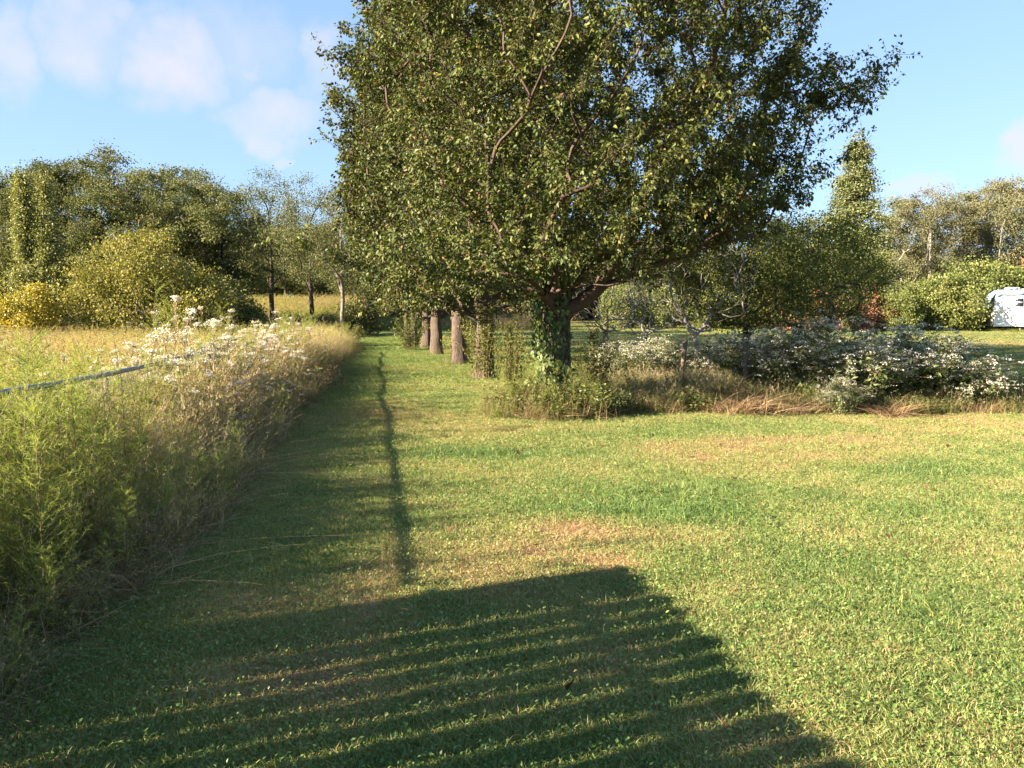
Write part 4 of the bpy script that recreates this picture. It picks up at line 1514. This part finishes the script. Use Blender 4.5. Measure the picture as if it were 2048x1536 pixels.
def build_vine():
    t = thing('climbing_vine', 'leafy green vine covering the trunk of the near pear tree', 'vine', (TREE_X, TREE_Y, g1(TREE_X, TREE_Y)), 0)
    a = Acc()
    for k in range(14):
        th0 = rng.uniform(0, 2 * PI)
        z = np.linspace(0, rng.uniform(1.6, 3.0), 12)
        th = th0 + np.cumsum(rng.normal(0, .18, 12))
        R = np.interp(z, [0, .3, 1, 2, 3], [.30, .26, .225, .22, .2]) + rng.uniform(0, .03)
        V, F = tube(np.stack([np.cos(th) * R, np.sin(th) * R, z], 1), .009, 4)
        a.add(V, F, .5)
    put('stems', a.mesh('stems', M_bark), t, kind='stuff')

    def sample(n):
        z = np.where(rng.random(n) < .88, rng.uniform(.05, 2.4, n), rng.uniform(2.2, 3.3, n))
        th = rng.uniform(0, 2 * PI, n)
        R = np.interp(z, [0, .4, 1, 2, 2.8], [.62, .38, .27, .28, .34]) * np.sqrt(rng.uniform(.45, 1.3, n))
        P = np.stack([np.cos(th) * R - .06, np.sin(th) * R, z], 1)
        out = np.stack([np.cos(th), np.sin(th), np.zeros(n)], 1)
        A = np.array([0, 0, -1.]) + out * .25 + rng.normal(0, .45, (n, 3))
        Nn = out + [0, 0, .45] + rng.normal(0, .45, (n, 3))
        return P, A, Nn
    P, A, Nn = sample(2300)
    L = rng.uniform(.035, .10, len(P))
    V, F = leaf_ovate(P, A, Nn, L, L * .8)
    put('foliage', mesh_np('foliage', V, F, M_vine, rep(rng.beta(2, 2, len(P)), 4)), t, kind='stuff')
    # the larger leaves that can be picked out on the lit side
    lm = []
    for k in range(6):
        V, F = leaf_ovate(np.zeros((1, 3)), np.array([[0, 0, -1.]]), np.array([[0, -1., .2]]), .115, .095, .12, .1)
        lm.append(mesh_np('leaf', V, F, M_vine, np.full(4, rng.uniform(.3, .95))))
    P, A, Nn = sample(900)
    k = (P[:, 1] < .1) & (P[:, 2] > .25)
    P = P[k][:190]
    for p in P:
        az = math.atan2(p[1], p[0] + .06) + PI / 2 + rng.normal(0, .5)
        q = p * [1.12, 1.12, 1]
        put('leaf', lm[rng.integers(6)], t, q, (rng.normal(.15, .35), rng.normal(0, .4), az), rng.uniform(.75, 1.2))


build_vine()


# ------------------------------------------------------------------ single weeds that stand out on the left
def build_single_weeds():
    def single(name, label, cat, me, x, y, rz, s, group=None):
        o = put(name, me, None, (x, y, g1(x, y)), (0, 0, rz), s)
        return tag(o, label, cat, group)
    G = 'tall feathery weeds'
    single('feathery_weed', 'tall bright feathery weed standing above the field before the willow', 'weed', w_fennel(2.0, 1.6), at(300, 10.5), 10.5, 0, 1.0, G)
    single('feathery_weed', 'slim bright feathery weed just right of the tallest one before the willow', 'weed', w_fennel(1.85, 1.4), at(325, 10.9), 10.9, 1, 1.0, G)
    single('feathery_weed', 'feathery weed leaning left beside the tallest one before the willow', 'weed', w_fennel(1.7, 1.5), at(268, 10.8), 10.8, 1, 1.0, G)
    single('feathery_weed', 'dark green feathery weed rising at the left edge of the view', 'weed', w_fennel(1.45, 2.4), -2.62, 4.05, 0, 1.0, G)
    single('feathery_weed', 'feathery green weed bending low over the near left corner', 'weed', w_fennel(1.15, 2.0), -2.3, 3.7, 2, 1.0, G)
    GF = 'white flat topped flowers in the left field'
    for k, (u, y, h, lab) in enumerate([(345, 11.5, 1.55, 'white flat topped flower standing alone left of the cluster'), (400, 12.0, 1.62, 'tallest white flat topped flowers above the cluster'),
                                        (440, 12.4, 1.5, 'white flat topped flowers right of the tallest ones'), (470, 12.8, 1.35, 'white flowers in the middle of the cluster beside the rail'),
                                        (520, 13.5, 1.3, 'white flowers at the right end of the cluster'), (385, 10.8, 1.25, 'white flowers low in front of the cluster'), (555, 12.2, .95, 'white flowers drooping before the pale wire mesh')]):
        single('flat_topped_flower', lab, 'flower', w_stem(h, 7, (.05, .09), .22, M_weed, True, .28), at(u, y), y, k, 1.0, GF)
    single('red_weed', 'low dark red leafy weed at the left edge of the mown path', 'weed', w_stem(.45, 9, (.04, .07), .35, M_redweed, False, .2), float(edge_x(17)) - .1, 17, 0, 1.2)
    # dead stalks lying out of the border
    for k, (x, y, lab) in enumerate([(-2.55, 7.3, 'bundle of pale dead stalks spilling from the weed border onto the lawn'), (-2.25, 5.0, 'low dead brown stalks at the foot of the weed border'), (-1.95, 4.3, 'greyish dead grass heap on the lawn edge near the left corner')]):
        single('dead_stalks', lab, 'dead stalks', w_dead(1.0, 90), x - .2, y, k, (1, 1, .65), 'dead stalks along the weed border')


build_single_weeds()


# ------------------------------------------------------------------ fences and posts
def build_chain_fence():
    t = thing('chain_link_fence', 'galvanised chain link fence with a pipe top rail beside the weed border', 'fence', (0, 0, 0), 0)
    y = np.linspace(3.4, 31, 90)
    x = fence_x(y) + (fbm(y, y * 0, 4.2, 95, 2) - .5) * .26 * sstep(4, 9, y)
    z = gz(x, y) + 1.06 + (fbm(y, y * 0, 4, 91, 2) - .5) * .06
    V, F = tube(np.stack([x, y, z], 1), .023, 8)
    a = Acc()
    a.add(V, F)
    put('top_rail', a.mesh('top_rail', M_galv, True), t)
    for py in np.arange(4.6, 31.2, 2.65):
        px = float(fence_x(py))
        pz = float(np.interp(py, y, z))
        a = Acc()
        V, F = tube(np.array([(px - .05, py, g1(px, py) - .1), (px - .05, py, pz - .07), (px - .05, py, pz - .05)]), np.array([.022, .022, .01]), 8)
        a.add(V, F)
        put('post', a.mesh('post', M_post, True), t)
    a = Acc()
    d = .085
    s = np.arange(3.4, 31, d)
    for sg in (1, -1):
        P0, P1 = [], []
        for k in s:
            k2 = k + sg * 1.0
            if not 3.4 < k2 < 31:
                continue
            zz = np.interp([k, k2], y, z)
            P0.append((float(fence_x(k)), k, zz[0] - 1.0))
            P1.append((float(fence_x(k2)), k2, zz[1] - .02))
        for p, q in zip(P0, P1):
            V, F = tube(np.array([p, q]), .0017, 3)
            a.add(V, F)
    put('wire_mesh', a.mesh('wire_mesh', M_wire), t, kind='stuff')


build_chain_fence()


def build_board_fence():
    """solid board fence that carries on towards and past the viewer on the left; its shadow with thin bright gaps lies on the lawn"""
    t = thing('board_fence', 'weathered board fence beside the viewer casting the striped shadow', 'fence', (0, 0, 0), 0)
    d = np.array([-.205, 1.0])
    d /= np.linalg.norm(d)
    nrm_ = np.array([d[1], -d[0]])
    y = 3.22
    k = 0
    while y > -1.6:
        w = rng.uniform(.14, .19)
        gap = rng.choice([.009, .014, .018, .022]) if k > 1 else .003
        h = 1.69 + rng.uniform(-.015, .015)
        p1 = np.array([float(fence_x(3.22)) - .205 * (y - 3.22), y])
        p0 = p1 - d * w
        a = Acc()
        th = nrm_ * .018
        prof = [(0, 0), (0, h - .025), (.25, h), (.75, h), (1, h - .025), (1, 0)]
        f = [(*(p0 + (p1 - p0) * s), zz) for s, zz in prof]
        b = [(*(p0 + (p1 - p0) * s + th), zz) for s, zz in prof]
        z0 = g1(*p1) - .05
        V = np.array(f + b) + [0, 0, z0]
        n = 6
        for i in range(n):
            j = (i + 1) % n
            a.add(V[[i, j, j + n, i + n]], [(0, 1, 2, 3)])
        a.add(V[[0, 1, 2, 5]], [(0, 1, 2, 3)])
        a.add(V[[2, 3, 4, 5]], [(0, 1, 2, 3)])
        a.add(V[[6, 7, 8, 11]], [(3, 2, 1, 0)])
        a.add(V[[8, 9, 10, 11]], [(3, 2, 1, 0)])
        put('board', a.mesh('board', M_board), t)
        y -= (w + gap) * d[1]
        k += 1
    for zz in (.35, 1.45):
        a = Acc()
        e0 = np.array([float(fence_x(3.15)), 3.15]) - nrm_ * .03
        e1 = np.array([float(fence_x(3.22)) + .205 * 4.82, -1.6]) - nrm_ * .03
        V, F = tube(np.array([(*e0, zz), (*e1, zz)]), .03, 4)
        a.add(V, F)
        put('rail', a.mesh('rail', M_board), t)


build_board_fence()


def build_posts():
    for u, y, h, tilt, rr, lab, nm in ((1362, 15.0, 1.12, .09, .045, 'leaning brown wooden post among the sunlit flowering bushes', 'wooden_post'),
                                   (1494, 13.7, 1.08, -.03, .055, 'dark wooden post among the shaded flowering bushes', 'wooden_post')):
        x = at(u, y)
        a = Acc()
        P = np.array([(0, 0, -.1), (.0, 0, .3), (tilt * .6, 0, .75), (tilt, 0, h - .02), (tilt, 0, h)])
        V, F = tube(P, np.array([rr * 1.1, rr, rr * .95, rr * .92, rr * .5]), 8)
        a.add(V, F)
        o = put(nm, a.mesh(nm, M_post), None, (x, y, g1(x, y)))
        tag(o, lab, 'post', 'old posts in the bed')


build_posts()


# ------------------------------------------------------------------ travel trailer
def build_trailer():
    Y = 60.0
    x0 = at(1984, Y)
    z0 = g1(x0 + 3, Y)
    M_white = flat_mat('white trailer skin', (.78, .77, .76), .45)
    M_trim = flat_mat('grey trim', (.45, .45, .46), .5)
    M_glass = flat_mat('dark window glass', (.03, .03, .045), .15, 0, .6)
    M_blue = rough_mat('blue tarpaulin', (.18, .34, .58), (.42, .58, .78), 2.5, .6, .5)
    M_tan = rough_mat('tan roof cover', (.42, .30, .24), (.58, .46, .38), 2, .8, .3)
    M_tyre = flat_mat('tyre rubber', (.03, .03, .03), .8)
    t = thing('travel_trailer', 'white travel trailer parked on the far lawn at the right edge', 'trailer', (x0, Y, z0), -.32)
    # side profile: front (left) leans and rounds over at the top
    prof = [(.06, .42), (.0, .6), (.0, 1.7), (.05, 2.75), (.16, 3.0), (.42, 3.15), (7.6, 3.15), (7.8, 3.0), (7.85, .5), (7.7, .42)]
    n = len(prof)
    W = 2.4
    V = [(p[0], 0, p[1]) for p in prof] + [(p[0], W, p[1]) for p in prof]
    a = Acc()
    for i in range(n):
        j = (i + 1) % n
        a.add(np.array([V[i], V[j], V[j + n], V[i + n]]), [(3, 2, 1, 0)])
    me = bpy.data.meshes.new('body')
    me.from_pydata(V, [], [tuple((i + 1) % n + 0 if False else i for i in range(n)), tuple(reversed(range(n, 2 * n)))] + [(i + n, (i + 1) % n + n, (i + 1) % n, i) for i in range(n)])
    me.materials.append(M_white)
    me.update()
    put('body', me, t)

    def part(name, lo, hi, m, parent=t, label=None):
        b = Acc()
        box(b, lo, hi)
        o = put(name, b.mesh(name, m), parent)
        if label:
            o['label'] = label
        return o
    part('trim_strip', (.03, -.02, 1.50), (7.83, -.001, 1.56), M_trim)
    part('trim_strip', (.03, -.02, 1.36), (7.83, -.001, 1.39), M_trim)
    part('trim_strip', (2.02, -.03, .42), (2.08, -.003, 3.0), M_trim)
    w = part('window', (1.32, -.04, 1.93), (2.0 - .06, -.002, 2.62), M_white)
    part('pane', (1.37, -.05, 1.98), (1.89, -.041, 2.25), M_glass, w)
    part('pane', (1.37, -.05, 2.31), (1.89, -.041, 2.57), M_glass, w)
    d = part('door', (2.35, -.035, .55), (3.05, -.002, 2.65), M_white)
    part('pane', (2.52, -.045, 1.85), (2.9, -.036, 2.5), M_glass, d)
    part('handle', (2.4, -.07, 1.45), (2.47, -.036, 1.55), M_trim, d)
    for wx in (3.4, 5.2, 6.4):
        w = part('window', (wx, -.04, 1.9), (wx + .9, -.002, 2.55), M_white)
        part('pane', (wx + .05, -.05, 1.95), (wx + .85, -.041, 2.5), M_glass, w)
    part('step', (2.35, -.4, .40), (3.05, -.05, .46), M_tyre)
    rv = part('roof_box', (.95, .5, 3.152), (1.75, 1.5, 3.42), M_white)
    part('opening', (1.05, .47, 3.22), (1.3, .499, 3.36), M_glass, rv)
    part('opening', (1.4, .47, 3.22), (1.65, .499, 3.36), M_glass, rv)
    part('roof_cover', (1.9, .05, 3.153), (7.4, 2.35, 3.30), M_tan)
    for jx in (1.85, 7.2):
        part('jack', (jx, .3, -.05), (jx + .07, .37, .45), M_white)
    for wx in (4.6, 5.45):
        b = Acc()
        V, F = tube(np.array([(wx, .05, .36), (wx, .06, .36), (wx, .29, .36), (wx, .3, .36)]), np.array([.2, .36, .36, .2]), 18)
        b.add(V, F)
        wl = put('wheel', b.mesh('wheel', M_tyre), t)
        b = Acc()
        V, F = tube(np.array([(wx, .03, .36), (wx, .055, .36)]), np.array([.19, .2]), 14)
        b.add(V, F)
        put('rim', b.mesh('rim', M_trim), wl)
    # tarpaulin thrown over the front roof edge, hanging in folds
    u = np.linspace(0, 1, 26)
    v = np.linspace(0, 1, 15)
    U, Vv = np.meshgrid(u, v)
    px = np.interp(Vv, [0, .3, .5, .7, 1], [-.42, -.34, -.05, .3, 2.0])
    pz = np.interp(Vv, [0, .3, .5, .7, 1], [1.75, 2.45, 2.95, 3.19, 3.19])
    py = -.1 + U * 2.3 + .05 * np.sin(Vv * 17)
    px = px + .06 * np.sin(U * 30 + Vv * 4) * (Vv < .55)
    over = (U < .12) & (Vv > .5)
    pz = np.where(over, pz - (.12 - U) * 3.2 - .06 * np.sin(Vv * 40), pz + .02 * np.sin(U * 24))
    py = np.where(over, -.12, py)
    V = np.stack([px, py, pz + .02], -1).reshape(-1, 3)
    ny, nx = U.shape
    i, j = np.meshgrid(np.arange(ny - 1), np.arange(nx - 1), indexing='ij')
    q = i * nx + j
    F = np.stack([q, q + 1, q + nx + 1, q + nx], -1).reshape(-1, 4)
    o = put('tarp', mesh_np('tarp', V, F, M_blue, smooth=True), None, (x0, Y, z0), (0, 0, -.32))
    so = o.modifiers.new('thickness', 'SOLIDIFY')
    so.thickness = .01
    tag(o, 'pale blue tarp hanging over the front corner of the trailer roof', 'tarp')
    # short wire fence behind the trailer
    f = thing('wire_fence', 'low pale wire fence running left from behind the trailer', 'fence', (0, 0, 0))
    a = Acc()
    xa, xb, yy = at(1905, 62.5), x0 + 1.5, 62.5
    zz = g1(xa, yy)
    V, F = tube(np.array([(xa, yy, zz + 1.25), (xb, yy, zz + 1.25)]), .022, 6)
    a.add(V, F)
    put('top_rail', a.mesh('top_rail', M_wire), f)
    for k in range(4):
        a = Acc()
        xx = xa + (xb - xa) * k / 3
        V, F = tube(np.array([(xx, yy + .05, zz - .1), (xx, yy + .05, zz + 1.28)]), .025, 6)
        a.add(V, F)
        put('post', a.mesh('post', M_wire), f)
    a = Acc()
    for sg in (1, -1):
        for s in np.arange(xa, xb, .1):
            e = s + sg * 1.2
            if xa < e < xb:
                V, F = tube(np.array([(s, yy, zz + .05), (e, yy, zz + 1.25)]), .003, 3)
                a.add(V, F)
    put('wire_mesh', a.mesh('wire_mesh', M_wire), f, kind='stuff')
    # rough grass at its foot
    n = 260
    x, y = rng.uniform(x0 - .5, x0 + 6, n), rng.uniform(Y - 1.0, Y + .6, n)
    s = rng.uniform(.5, .9, n)
    scatter('trailer_grass', 'uncut grass at the foot of the white trailer', NG_MEADOW, with_z(x, y), rots(n, .1), np.stack([s, s, s * .5], 1), rng.integers(0, 4, n), rng.uniform(0, .3, n))


build_trailer()


# ------------------------------------------------------------------ fallen leaves
def build_fallen():
    ms = []
    for k in range(5):
        V, F = leaf_ovate(np.zeros((1, 3)), np.array([[1., 0, .1]]), np.array([[0, 0.2, 1.]]), .085, .06, .35, -.25)
        ms.append(mesh_np('fallen_leaf', V, F, M_deadleaf, np.full(4, rng.random())))
    spots = [(1374, 1133), (1139, 1432), (1470, 968), (1040, 918), (930, 1000), (1190, 908), (1140, 872), (1830, 1140), (1795, 1100), (1620, 955), (1690, 905),
             (1245, 850), (720, 868), (1905, 905), (1530, 880), (1395, 925), (1160, 868), (1870, 990), (1075, 1120), (895, 1090), (1310, 880), (1760, 880), (1570, 910), (1250, 890), (1445, 900)]
    for k, (u, v) in enumerate(spots):
        y = CAM_Z * FPX / (v - 628)
        x = at(u, y)
        o = put('fallen_leaf', ms[k % 5], None, (x, y, g1(x, y) + .045), (rng.normal(0, .3), rng.normal(0, .3), rng.uniform(0, 6)), rng.uniform(.55, .85))
        tag(o, 'dark curled fallen leaf lying on the mown lawn', 'leaf', 'fallen leaves on the lawn')


build_fallen()
